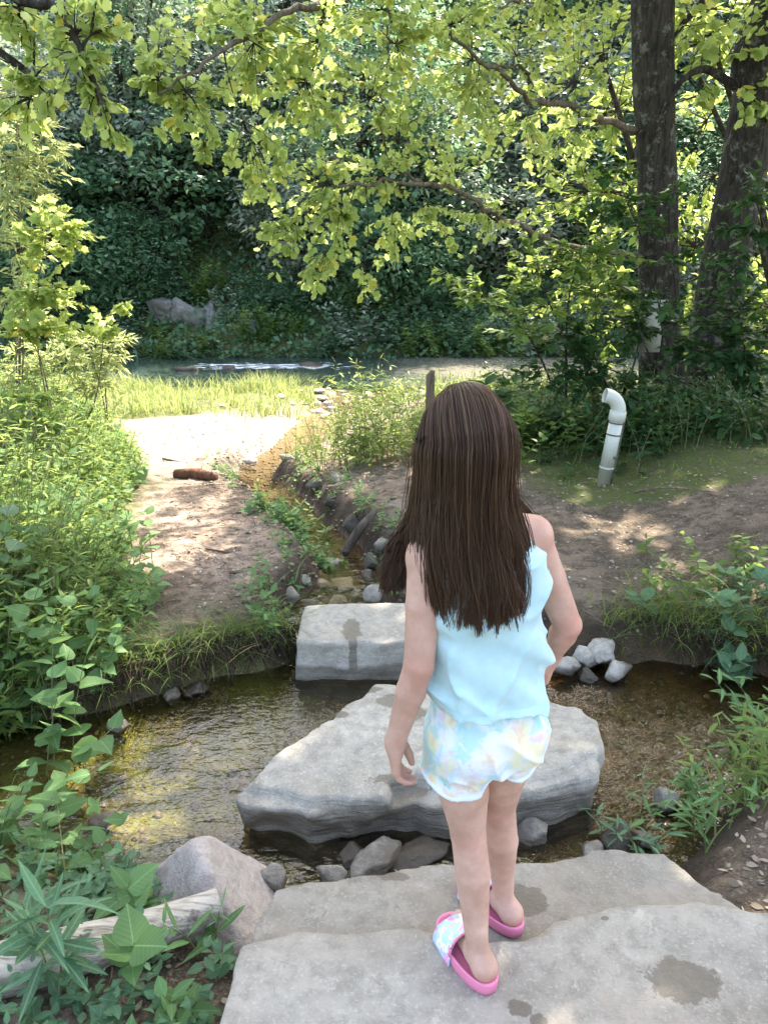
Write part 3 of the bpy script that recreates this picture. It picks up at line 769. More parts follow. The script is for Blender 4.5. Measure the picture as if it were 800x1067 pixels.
    # folds: soft drag lines pulled across the small of the back and down from the arms
    fold = (1 - np.abs(vnoise(u * 9 + Z * 7, bk * 5, Z * 17 + u * 12, 3))) ** 3 * .019 * smooth(.88, .70, Z) * smooth(.655, .70, Z)
    fold += (1 - np.abs(vnoise(u * 16 - Z * 9, bk * 8, Z * 9, 8))) ** 3 * .011
    fold += .004 * np.sin(u * 55 + 2.0 * vnoise(u * 6, bk * 4, Z * 6, 5)) * smooth(.68, .60, Z)
    S.V = S.V - fold.astype(np.float32) - .005
    hem = .664 - .10 * u + .003 * np.sin(u * 22 + 1) - .012 * np.clip(bk / .08, -1, 1)
    outer = S.V
    shell = outer                                    # the hem closes on the shorts
    d = np.maximum(shell, hem - Z)
    for s_ in (shL, shR):                            # armholes
        e = s_ + (np.array([.176, 1.306, .95]) - s_) * -.15
        d = np.maximum(d, -(np.sqrt((X - e[0]) ** 2 + (Y - e[1]) ** 2 + ((Z - e[2] - .01) * .75) ** 2) - .052))
    nb = np.array([.166, 1.312, 1.02]) - f * .02
    d = np.maximum(d, -(np.sqrt((X - nb[0]) ** 2 + (Y - nb[1]) ** 2 + ((Z - nb[2]) * .8) ** 2) - .055))
    S.V = d.astype(np.float32); V, Q = S.mesh(); V = relax(V, Q, 3)
    uu = (V[:, 0] - .19) * r[0] + (V[:, 1] - 1.298) * r[1]; bb = -((V[:, 0] - .19) * f[0] + (V[:, 1] - 1.298) * f[1])
    hz = V[:, 2] - (.664 - .10 * uu + .003 * np.sin(uu * 22 + 1) - .012 * np.clip(bb / .08, -1, 1))
    seam = np.maximum(np.exp(-((hz - .017) / .0024) ** 2), .5 * np.exp(-((hz - .004) / .003) ** 2))
    obj('tank_top', V, Q, shirt_m, root, attr={'seam': seam})

    # ---- tie-dye shorts
    t = NT('tie_dye_jersey'); p = t.obj(); w1 = t.noise(p, 800, 2, .5)
    pw = t.n('ShaderNodeMix', {0: .10, 4: p, 5: t.n('ShaderNodeTexNoise', {'Vector': p, 'Scale': 14.0, 'Detail': 3.0}).outputs[1]}, data_type='VECTOR').outputs[1]
    col = (.66, .69, .71)
    def blotch(off, sc, lo, hi, c, a, col):
        nn = t.noise(t.mapv(pw, loc=off), sc, 3, .6); return t.mix(t.math('MULTIPLY', t.step(nn, lo, hi), a), col, c)
    col = blotch((0, 0, 0), 17, .46, .62, (0.640, 0.464, 0.592), .85, col); col = blotch((3, 1, 7), 18, .47, .63, (0.400, 0.600, 0.672), .95, col)
    col = blotch((9, 4, 2), 17, .50, .62, (0.304, 0.560, 0.496), .8, col); col = blotch((5, 8, 4), 19, .50, .62, (0.704, 0.640, 0.360), .8, col)
    col = blotch((1, 3, 11), 21, .53, .64, (0.704, 0.464, 0.320), .7, col); col = blotch((2, 6, 1), 24, .52, .66, (0.672, 0.688, 0.704), .9, col)
    trim = t.n('ShaderNodeAttribute', attribute_name='trim').outputs['Fac']
    col = t.mix(t.step(trim, .4, .6), col, (0.640, 0.704, 0.720))
    sh_m = t.out(t.pbsdf(col=col, rough=.88, spec=.12, sheen=.2, nrm=t.bump(w1, .25, .002)))
    S = Field((.03, 1.14, .42), (.36, 1.46, .66), .0034)
    S.sections([(.530, .196, 1.290, .112, .091), (.57, .195, 1.290, .117, .095), (.62, .194, 1.294, .111, .088), (.655, .193, 1.298, .104, .082)], yaw, 0)
    for sgn in (-1, 1):
        b = np.array([.195, 1.292, .570]) + r * .050 * sgn - f * .033; S.ell(b, (.067, .067, .066), k=.025)
    dirs = []
    for h_, k_, sg in ((hipL, knL, -1), (hipR, knR, 1)):
        lo = h_ + (k_ - h_) * .62 + r * (.003 if sg > 0 else -.016)
        S.cap(h_, lo, .067, .078, .014); dirs.append((h_, lo, sg))
    S.ell(np.array([.196, 1.292, .530]), (.046, .066, .030), k=.02)
    X, Y, Z = S.all()
    u = (X - .195) * r[0] + (Y - 1.294) * r[1]; bk = -((X - .195) * f[0] + (Y - 1.294) * f[1])
    fold = (1 - np.abs(vnoise(u * 14, bk * 10, Z * 16 + u * 12, 13))) ** 4 * .008 + .003 * vnoise(u * 40, bk * 30, Z * 8, 17)
    cleft = np.exp(-(u / .008) ** 2) * smooth(0, .05, bk) * smooth(.62, .58, Z) * smooth(.52, .55, Z) * .005
    outer = S.V - fold.astype(np.float32) + cleft.astype(np.float32) + .003
    shell = np.where(Z > .545, outer, np.maximum(outer, -(outer + .0065)))
    def hemline(x, y):
        uu = (x - .195) * r[0] + (y - 1.294) * r[1]; o = np.abs(uu)
        h = .470 + .034 * np.clip((.060 - o) / .060, 0, 1) ** 1.8 + .030 * np.clip((o - .080) / .055, 0, 1) ** 1.8
        return h + .004 * (uu < 0) + .004 * (uu > 0)
    hz = hemline(X, Y)
    S.V = np.maximum(np.maximum(shell, hz - Z), Z - .652).astype(np.float32); V, Q = S.mesh(); V = relax(V, Q, 3)
    tr = 1 - smooth(.0085, .0105, V[:, 2] - hemline(V[:, 0], V[:, 1]))
    # the white binding stands a little proud
    cen = np.array([d_[1] for d_ in dirs]); k = ((V[:, 0] - .195) * r[0] + (V[:, 1] - 1.294) * r[1] > 0).astype(int)
    rad = V[:, :2] - cen[k][:, :2]; V[:, :2] += unit(rad) * (tr * .0016)[:, None]
    obj('shorts', V, Q, sh_m, root, attr={'trim': tr})

    # ---- slides
    pink = plain('slide_foam', (.74, .22, .34), .55, .35, .12, 30, .1)
    t = NT('slide_strap_print'); p = t.obj(); a = t.noise(p, 40, 3, .5, .4); b = t.noise(t.mapv(p, loc=(4, 2, 1)), 55, 3, .5, .3)
    col = t.mix(t.step(a, .45, .5), (.78, .80, .84), (.42, .62, .85)); col = t.mix(t.step(b, .56, .60), col, (.85, .30, .50)); col = t.mix(t.step(t.noise(p, 90, 2), .6, .64), col, (.72, .55, .85))
    strap_m = t.out(t.pbsdf(col=col, rough=.35, spec=.5))
    for key in ('L', 'R'):
        base, fd, sd, g0 = foot[key]
        ln, n = .099, 40
        ang = np.linspace(0, 2 * math.pi, n, endpoint=False)
        ctr = base + fd * .036; ctr = np.array([ctr[0], ctr[1], g0])
        al = np.cos(ang); ac = np.sin(ang)
        lx = ln * np.sign(al) * np.abs(al) ** .8; wx = (.042 + .006 * al) * np.sign(ac) * np.abs(ac) ** .8
        rings = []
        for sc, z in ((.0, .0005), (.94, .0005), (.99, .004), (1.0, .014), (1.015, .028), (1.0, .0335), (.93, .032), (.88, .0245), (.5, .023), (.0, .023)):
            rings.append(ctr + (lx * sc)[:, None] * fd + (wx * sc)[:, None] * sd + up * z)
        V = np.concatenate(rings); i = np.arange(len(rings) * n).reshape(-1, n); j = np.roll(i, -1, 1)
        Fq = np.stack([i[:-1], j[:-1], j[1:], i[1:]], -1).reshape(-1, 4)
        s = tag(bpy.data.objects.new('slide', None)); COL.objects.link(s); s.parent = root; s.location = (0, 0, 0)
        so = obj('sole', V, Fq, pink, root); so.parent = s
        # strap: a band over the instep, thick, with the printed face
        mt = MB(); au = np.linspace(-.08, math.pi + .08, 22); rows = []
        for q, (vv, hh) in enumerate(((.034, .068), (.060, .060), (.086, .051), (.104, .045))):
            c0 = base + fd * vv; c0 = np.array([c0[0], c0[1], g0 + .010])
            for th in (0.0, -.0045):
                rows.append(c0 + (np.sign(np.cos(au)) * np.abs(np.cos(au)) ** .75 * (.0485 + th))[:, None] * sd + (np.sign(np.sin(au)) * np.abs(np.sin(au)) ** .85 * (hh + th))[:, None] * up)
        V = np.array(rows)                         # rows: (o,i) x 4
        m = len(au); idx = np.arange(8 * m).reshape(8, m); o = idx[0::2]; ii = idx[1::2]
        Fo = [np.stack([o[a_, :-1], o[a_, 1:], o[a_ + 1, 1:], o[a_ + 1, :-1]], -1) for a_ in range(3)] + [np.stack([ii[a_, 1:], ii[a_, :-1], ii[a_ + 1, :-1], ii[a_ + 1, 1:]], -1) for a_ in range(3)]
        Fo += [np.stack([o[0, 1:], o[0, :-1], ii[0, :-1], ii[0, 1:]], -1), np.stack([o[3, :-1], o[3, 1:], ii[3, 1:], ii[3, :-1]], -1)]
        st = obj('strap', V.reshape(-1, 3), np.concatenate(Fo), strap_m, root); st.parent = s
        # pink piping along the strap's rear edge
        V, Fq, F3 = tube1(rows[0][2:-2], np.full(m - 4, .0026), 6)
        pp = obj('strap_edge', V, [Fq, F3], pink, root); pp.parent = s

    # ---- hair
    t = NT('brown_hair'); ri = t.n('ShaderNodeNewGeometry').outputs['Random Per Island']; z = t.sep(t.pos())[2]
    col = t.ramp(ri, [(0, (.026, .014, .009)), (.45, (.080, .043, .023)), (.9, (.125, .068, .036)), (1, (.18, .105, .058))])
    col = t.mix(t.math('MULTIPLY', t.math('SUBTRACT', 1.0, t.step(z, .85, 1.15)), .45), col, (.11, .062, .038))
    hp = t.pbsdf(col=col, rough=.42, spec=.42); htr = t.n('ShaderNodeBsdfTranslucent', {'Color': (.42, .24, .12, 1)}).outputs[0]
    hair_m = t.out(t.n('ShaderNodeMixShader', {0: .30, 1: hp, 2: htr}).outputs[0])
    r2 = np.random.default_rng(5)
    axis = [(1.26, .141, 1.300, .067, .094), (1.135, .140, 1.300, .068, .096), (1.06, .140, 1.296, .076, .094), (.98, .150, 1.292, .102, .094), (.90, .163, 1.290, .106, .104), (.80, .166, 1.290, .109, .106), (.7, .166, 1.29, .109, .106)]
    axis = np.array(axis)[::-1]
    def ring(zv): return [np.interp(zv, axis[:, 0], axis[:, i]) for i in range(1, 5)]
    NL, PER, T = 330, 19, 30
    P_all, R_all = [], []
    hyw = R(15); hb = -np.array([-math.sin(hyw), math.cos(hyw), 0]); hr0 = np.array([math.cos(hyw), math.sin(hyw), 0])
    tilt = R(38); pole = math.cos(tilt) * up - math.sin(tilt) * hb; pb_ = math.cos(tilt) * hb + math.sin(tilt) * up
    skull_c = hc + np.array([.0, -.004, .016])
    def on_skull(dirs, sc):
        M3 = np.stack([hr0, hb, up]); l = dirs @ M3.T
        k = 1 / np.sqrt((l[:, 0] / .0665) ** 2 + (l[:, 1] / .094) ** 2 + (l[:, 2] / .094) ** 2)
        return skull_c + dirs * (k * sc)[:, None]
    for l in range(NL):
        lower = l < NL * .80
        phi = r2.uniform(-1, 1) * R(104) if lower else r2.choice([-1, 1], p=[.80, .20]) * r2.uniform(R(92), R(140))
        inner = r2.uniform(0, 1) ** 1.3
        zend = .866 + .013 * r2.standard_normal() + .030 * smooth(.5, 1.5, phi) - .006 * (phi < -.6)
        dep = 1.0 - .22 * inner
        phz = r2.uniform(0, 6.28); wav = r2.uniform(.002, .010); drift = r2.normal(0, .06); frq = r2.uniform(1.2, 2.6)
        th0 = r2.uniform(.03, .5) + .7 * inner
        lw = r2.uniform(.0050, .0095); end_tight = r2.uniform(.22, .5) if r2.uniform() < .62 else r2.uniform(.55, .95); shade = r2.uniform(.8, 1.15)
        for k in range(PER):
            fl = r2.uniform(0, 1) < .05
            pph = phi + r2.normal(0, .05)
            pts = np.zeros((T, 3)); nh = 11
            ths = np.linspace(th0, 1.55 + .55 * max(math.cos(pph), -.2), nh)
            e = math.sin(pph) * hr0 + math.cos(pph) * pb_
            dirs = np.cos(ths)[:, None] * pole + np.sin(ths)[:, None] * e
            sc = (1.0 + .045 * (1 - inner) + .008 * r2.standard_normal()) * np.ones(nh)
            sc[:3] -= np.array([.05, .025, .008])
            pts[:nh] = on_skull(dirs, sc)
            q0 = pts[nh - 1]; s2 = np.linspace(0, 1, T - nh + 1)[1:]
            ze = zend + r2.normal(0, .0045) + (.02 if fl else 0)
            zz = q0[2] + (ze - q0[2]) * s2
            cx, cy, aa, bb = ring(zz)
            # azimuth about the hanging axis, carried on from where the strand leaves the skull
            rel = q0 - np.array([cx[0], cy[0], 0]); az0 = math.atan2((rel @ hr0) / aa[0], max(rel @ hb, -.02 if lower else -9) / bb[0])
            rr0 = math.hypot((rel @ hr0) / aa[0], (rel @ hb) / bb[0])
            if lower:
                phs = az0 + drift * s2 + (phi * .97 - az0) * smooth(0, .8, s2); k1 = rr0 + (dep - rr0) * smooth(0, .5, s2)
                lo = np.stack([cx, cy, zz], 1) + (aa * k1 * np.sin(phs))[:, None] * hr0 + (bb * k1 * np.cos(phs))[:, None] * hb
            else:
                sgn = np.sign(pph); fr = abs(phi) - R(92)
                if sgn < 0: way = [q0, np.array([.068 - .012 * inner, 1.325 + .02 * fr, 1.03]), np.array([.050 - .030 * (1 - inner), 1.335 + .02 * inner, .95]), np.array([.038 - .040 * (1 - inner), 1.325 + .02 * inner, ze + .005])]
                else: way = [q0, np.array([.222, 1.36 + .02 * fr, 1.04]), np.array([.262 + .02 * inner, 1.395, .985]), np.array([.300 + .025 * inner, 1.41, .935 + .02 * r2.normal()])]
                lo = resample(way, T - nh + 1)[1:]
            w = wav * s2 ** 1.3
            lo = lo + (np.sin(s2 * 6.28 * frq + phz) * w)[:, None] * hr0 * 1.3 + (np.cos(s2 * 5 * frq + phz) * w * .7)[:, None] * hb
            pts[nh:] = lo
            for _ in range(3): pts[5:-1] = .25 * pts[4:-2] + .5 * pts[5:-1] + .25 * pts[6:]
            tight = np.concatenate([np.linspace(.15, .8, nh), 1.0 - (1 - end_tight) * s2 ** 1.2])
            off = r2.standard_normal(3); off = off[0] * hr0 + off[1] * hb * .6
            pts += off * (lw * tight)[:, None]
            if fl: pts[nh:] += (np.sin(s2 * 4 + phz) * .012 * s2)[:, None] * (hr0 * r2.normal() + hb * abs(r2.normal()))
            P_all.append(pts); R_all.append(np.linspace(1, .55, T) * r2.uniform(.0006, .0011))
    V, Fq = tubes(np.array(P_all), np.array(R_all), 3)
    hair = obj('hair', V, Fq, hair_m, root)
    # the hair close to the scalp, a dense mass that the loose strands lie over
    C = Field((.02, 1.15, .90), (.27, 1.44, 1.26), .004)
    C.ell(skull_c, (.0650, .0925, .0925), np.stack([hr0, -hb, up]), k=0)
    C.sections([(.965, .146, 1.262, .070, .034), (.99, .144, 1.266, .078, .042), (1.06, .140, 1.282, .066, .064), (1.14, .140, 1.298, .063, .086)], R(15), .02)
    X, Y, Z = C.all(); fr = (X - hc[0]) * -hb[0] + (Y - hc[1]) * -hb[1]
    C.V = np.maximum(C.V, np.where(Z < 1.21, fr + .012 - .6 * (Z - 1.14), -1)).astype(np.float32)
    V, Q = C.mesh(); o = obj('hair_base', V, Q, plain('hair_under', (.030, .017, .011), .6, .3, .3, 60), root); o.parent = hair
    o.location = (0, 0, 0)
    return root

# ================================================================== STONES, LOG, PIPE, POST
def build_stones():
    slab_m = rock_mat('step_stone', (.37, .335, .275), (.26, .235, .19), scale=1.0, warm=(.36, .31, .25), strata=.5,
                      stains=[(.63, 1.225, .085, .06, .3), (.275, 1.165, .03, .022, .2), (.31, 1.13, .02, .022, 0), (.345, 1.475, .075, .05, .4), (.02, 1.55, .045, .018, 0), (.51, 1.385, .012, .008, 0)])
    rock_prism('stone_slab', [(-.33, .84), (-.325, 1.0), (-.318, 1.315), (-.12, 1.345), (.06, 1.358), (.13, 1.352), (.17, 1.338), (.235, 1.322), (.31, 1.326), (.40, 1.372), (.50, 1.418), (.60, 1.44), (.74, 1.438), (.90, 1.40), (1.05, 1.36), (1.10, .86), (.4, .8)],
               0.0, -.22, slab_m, 'broad grey stone step under the girl\'s left foot with a dark damp patch', 'stone step', h=.011, rnd=.010, noise=.012, ns=9, strata=.012, seed=3, top_noise=.003)
    slab_b = rock_mat('lower_step_stone', (.31, .28, .225), (.215, .19, .15), scale=1.0, warm=(.30, .25, .19), strata=.3, stains=[(.345, 1.475, .075, .05, .4), (.02, 1.55, .045, .018, 0)])
    rock_prism('stone_slab', [(-.285, 1.28), (-.283, 1.40), (-.272, 1.505), (-.05, 1.555), (.14, 1.59), (.42, 1.60), (.60, 1.64), (.735, 1.625), (.80, 1.50), (.86, 1.44), (.9, 1.28)],
               -.036, -.32, slab_b, 'lower stone step at the water edge under the girl\'s right foot', 'stone step', h=.011, rnd=.012, noise=.014, ns=8, strata=.014, seed=8, top_noise=.003)
    rock_prism('stone_slab', [(.26, .70), (.35, 1.005), (.55, 1.035), (.78, 1.075), (1.0, 1.07), (1.1, .7)], .07, -.12, slab_m, 'uppermost stone step, only its edge showing in the bottom right corner', 'stone step', h=.011, rnd=.010, noise=.01, ns=9, strata=.01, seed=12, top_noise=.003)
    bould_m = rock_mat('boulder_stone', (.43, .39, .32), (.29, .262, .21), wet_z=WZ + .085, scale=.9, strata=.8, moss=.3,
                       stains=[(.06, 2.06, .11, .03, 0), (.02, 2.5, .05, .05, 0), (-.05, 2.58, .05, .025, 0), (.10, 2.42, .07, .05, .3), (-.16, 2.42, .04, .03, 0)])
    rock_prism('stepping_boulder', [(-.455, 2.03), (-.40, 2.00), (-.30, 1.99), (-.225, 1.955), (-.10, 1.975), (.02, 2.00), (.10, 2.02), (.14, 1.985), (.24, 1.99), (.40, 2.02), (.55, 2.06), (.68, 2.12), (.735, 2.2), (.755, 2.38), (.72, 2.45), (.60, 2.50), (.45, 2.53), (.25, 2.60), (.05, 2.64), (-.04, 2.63), (-.13, 2.5), (-.18, 2.38), (-.28, 2.28), (-.36, 2.18)],
               -.140, -.46, bould_m, 'large flat grey boulder in the pool used as a stepping stone', 'boulder', h=.012, rnd=.012, noise=.038, ns=9, strata=.006, batter=.01, seed=21, tilt=(.02, .015), top_noise=.009,
               ledges=[([(-.5, 1.9), (-.5, 2.05), (-.38, 2.03), (-.22, 1.99), (-.12, 1.99), (-.06, 1.9)], -.03), ([(.0, 1.9), (.02, 2.06), (.13, 2.09), (.2, 2.03), (.22, 1.9)], -.05), ([(.42, 1.9), (.46, 2.05), (.55, 2.10), (.72, 2.19), (.9, 2.24), (.9, 1.9)], -.022)])
    block_m = rock_mat('block_stone', (.41, .375, .31), (.30, .27, .22), wet_z=WZ + .05, scale=1.2, strata=.4, stains=[(-.14, 3.03, .045, .09, 0), (-.13, 2.93, .02, .05, 0)])
    rock_prism('stone_block', [(-.372, 2.93), (-.37, 3.28), (.04, 3.31), (.36, 3.27), (.36, 2.96), (.0, 2.915)], -.115, -.45, block_m, 'squared pale stone block at the far side of the pool', 'stone block', h=.012, rnd=.016, noise=.015, ns=8, strata=.008, seed=31, top_noise=.005)
    tri_m = rock_mat('tan_stone', (.44, .385, .335), (.33, .275, .235), scale=1.4, warm=(.42, .31, .26), strata=.2)
    # wedge-shaped boulder on the near bank
    f = Field((-.72, 1.40, -.36), (-.20, 1.86, .10), .009); X, Y, Z = f.all()
    pl = [((-.76, -.45, .46), (-.52, 1.60, -.13)), ((.82, .05, .60), (-.438, 1.62, -.10)), ((.05, -.80, .56), (-.45, 1.535, -.17)), ((-.1, .9, .35), (-.5, 1.76, -.15)), ((-.05, .1, 1), (-.5, 1.65, -.050)), ((0, 0, -1), (0, 0, -.34)), ((.75, -.6, .25), (-.30, 1.56, -.2))]
    d = None
    for n_, p_ in pl:
        n_ = np.array(n_) / np.linalg.norm(n_); e = (X - p_[0]) * n_[0] + (Y - p_[1]) * n_[1] + (Z - p_[2]) * n_[2]
        if d is None: d = e
        else:
            hh = np.clip(.5 + .5 * (e - d) / .02, 0, 1); d = d * (1 - hh) + e * hh + .02 * hh * (1 - hh)
    f.V = (d + .012 * fbm(X * 7, Y * 7, Z * 7, 5, 4)).astype(np.float32)
    V, Q = f.mesh(); tag(obj('boulder', V, Q, tri_m, loc=(-.48, 1.62, -.3)), 'wedge-shaped tan boulder on the near bank behind the weathered log', 'boulder')
    pale = rock_mat('pale_river_stone', (.46, .42, .35), (.29, .255, .21), scale=2.0, wet_z=WZ + .02)
    dark = rock_mat('dark_wet_stone', (.085, .072, .056), (.035, .028, .022), scale=2.0, wet_z=WZ + .03)
    grey = rock_mat('grey_creek_stone', (.33, .295, .24), (.17, .15, .12), scale=2.0, wet_z=WZ + .012)
    G = 'stones round the pool'
    for (px, py, z, rad, m, lab, sd) in [
        (628, 677, -.215, (.075, .06, .05), pale, 'round white stone on top of the stone pile by the pool', 1),
        (589, 690, -.245, (.062, .05, .05), pale, 'grey-white stone at the left of the pile just beyond the girl\'s hand', 2),
        (643, 694, -.250, (.072, .05, .05), pale, 'angular stone at the right end of the pile, half in the water', 3),
        (610, 680, -.225, (.045, .04, .042), pale, 'small pointed pale stone between the larger ones in the pile', 4),
        (641, 658, -.19, (.035, .03, .03), pale, 'little pale stone lying above the pile on the dirt', 5),
        (611, 700, -.275, (.05, .04, .035), dark, 'dark wet stone at the foot of the pale stone pile', 6),
        (556, 866, -.275, (.055, .045, .042), grey, 'flat-topped grey stone in the water behind the girl\'s right calf', 7),
        (392, 893, -.270, (.085, .05, .045), grey, 'tilted brownish stone between the boulder and the lower step', 8),
        (368, 890, -.285, (.06, .05, .038), dark, 'black wet stone beside the tilted brownish stone', 9),
        (430, 888, -.290, (.10, .06, .04), dark, 'wide black wet rock under the front of the stepping boulder', 10),
        (284, 912, -.245, (.035, .035, .045), grey, 'small upright stone at the left corner of the lower step', 11),
        (345, 908, -.27, (.04, .03, .035), grey, 'small pale chip of stone touching the lower step edge', 12),
        (645, 868, -.275, (.05, .05, .045), dark, 'dark round stone off the right end of the stepping boulder', 13),
        (697, 828, -.255, (.04, .04, .045), grey, 'pale stone half hidden in the leafy plants by the right water edge', 14),
        (615, 884, -.275, (.035, .03, .04), grey, 'small standing stone against the back of the lower step', 15),
        (672, 872, -.285, (.04, .035, .03), grey, 'small stone in the shallow ripples by the narrow-leaved plant', 16),
        (205, 715, -.285, (.06, .045, .03), dark, 'dark wet stone under the grassy far bank', 17),
        (178, 722, -.285, (.04, .035, .03), grey, 'little grey stone beside the dark one under the grassy bank', 18),
        (122, 752, -.28, (.05, .04, .03), grey, 'grey stone at the grass edge left of the pool', 19),
        (105, 852, -.30, (.05, .04, .028), dark, 'dark stone in the shallows at the left of the pool', 20)]:
        p = at_z(px, py, z); p[2] -= .018; rock('creek_stone', p, [1.25 * v for v in rad], m, lab, 'stone', G, seed=sd * 7, rot=sd * 1.3, sub=4)
    G = 'stones in the little stream'
    spal = rock_mat('stream_stone', (.44, .40, .35), (.30, .26, .22), scale=2.0)
    for (px, py, dz, rad, m, lab, sd) in [
        (343, 594, .03, (.085, .07, .05), spal, 'rounded tan stone in the stream, highest of the group', 1), (358, 610, .02, (.11, .06, .035), spal, 'long flat pale stone in front of the rounded stream stone', 2),
        (338, 612, .015, (.07, .05, .04), grey, 'grey stone left of the long flat stone in the stream', 3), (352, 628, .02, (.055, .045, .04), spal, 'pale stone touching the back of the squared block', 4),
        (383, 606, .03, (.05, .045, .05), dark, 'dark stone at the right side of the stream', 5), (372, 625, .02, (.05, .045, .04), grey, 'grey stone right behind the squared block', 6),
        (392, 622, .03, (.06, .05, .05), grey, 'grey stone half hidden behind the girl\'s hair', 7), (303, 622, .02, (.06, .05, .045), grey, 'grey stone on the left edge of the stream cut', 8),
        (318, 606, .015, (.04, .035, .03), spal, 'small pale stone on the left edge of the stream', 9), (330, 578, .02, (.05, .05, .03), spal, 'small tan stone upstream of the rounded one', 10),
        (352, 500, .02, (.09, .07, .05), grey, 'grey stone at the right edge of the stream bend', 11), (300, 478, .02, (.08, .06, .04), spal, 'pale stone on the stream bar below the sandbank', 12), (258, 483, .0, (.09, .07, .05), spal, 'tan stone next to the brown log on the sandbank', 13), (368, 548, .03, (.07, .06, .06), dark, 'dark stone in the cut bank beside the leaning broken stick', 14), (345, 525, .03, (.07, .05, .05), dark, 'dark stone in the right cut bank of the stream above the broken stick', 15), (330, 505, .02, (.08, .06, .05), grey, 'grey stone in the right cut bank near the bend of the stream', 16), (388, 590, .03, (.07, .06, .06), dark, 'dark stone at the foot of the bank just left of the girl', 17), (398, 570, .03, (.06, .05, .05), grey, 'grey stone on the bank top just left of the girl', 18), (322, 632, .02, (.05, .04, .03), grey, 'flat grey stone left of the squared block at the stream mouth', 19)]:
        p = on_ground(px, py); p[2] += dz * .5; rad = [1.2 * v for v in rad]; rock('stream_stone', p, rad, m, lab, 'stone', G, seed=sd * 5 + 2, rot=sd, sub=3)
    # cobbles on the bar by the river mouth
    G = 'cobbles on the bar at the river mouth'; r0 = np.random.default_rng(77)
    Vb, Fb = rock_blob(2, (1, 1, .55), 4, .2); me = raw_mesh('cobble', Vb, Fb, spal)
    n = 0
    while n < 110:
        y = r0.uniform(10.5, 14.6); c = np.interp(y, STREAM[:, 1], STREAM[:, 0]); x = c + r0.normal(0, .75)
        s = r0.uniform(.03, .11); o = bpy.data.objects.new('cobble', me); COL.objects.link(o)
        o.location = (x, y, gz(x, y) + s * .25); o.scale = (s * r0.uniform(.8, 1.4), s, s * r0.uniform(.7, 1)); o.rotation_euler = (0, 0, r0.uniform(0, 6))
        tag(o, 'sunlit cobble among the many on the bar where the stream meets the river', 'stone', G); n += 1
    # rock outcrop on the far bank
    cliff = rock_mat('cliff_stone', (.21, .205, .19), (.10, .10, .09), scale=.35, strata=1.2)
    for k, (px, py, rad, lab) in enumerate([(196, 327, (.55, .5, .5), 'broad pale rock face under the trees across the river'), (222, 333, (.3, .4, .55), 'upright grey rock beside the broad rock face across the river'), (258, 342, (.5, .5, .45), 'pale rock farther right on the opposite river bank'), (290, 348, (.5, .4, .3), 'low pale rock at the water on the opposite bank'), (170, 318, (.45, .5, .4), 'shadowed rock left of the broad rock face across the river'), (400, 352, (1.3, .6, .35), 'long low pale bank rock across the river behind the bush')]):
        p = at_y(px, py, 20.0); rock('cliff_rock', p + np.array([0, .1, -.1]), rad, cliff, lab, 'rock', 'rocks on the opposite bank', seed=k * 3 + 50, sub=4, rough=.5)
    for k, (px, py, rad) in enumerate([(196, 386, (.35, .2, .14)), (325, 381, (.3, .25, .12)), (238, 384, (.2, .15, .1))]):
        p = at_z(px, py, RZ); rock('river_rock', p, rad, dark, ['dark rock breaking the river surface at the left', 'low dark rock with weed in the middle of the river', 'small dark rock in the white riffle'][k], 'rock', 'rocks in the river', seed=k + 90, sub=3)

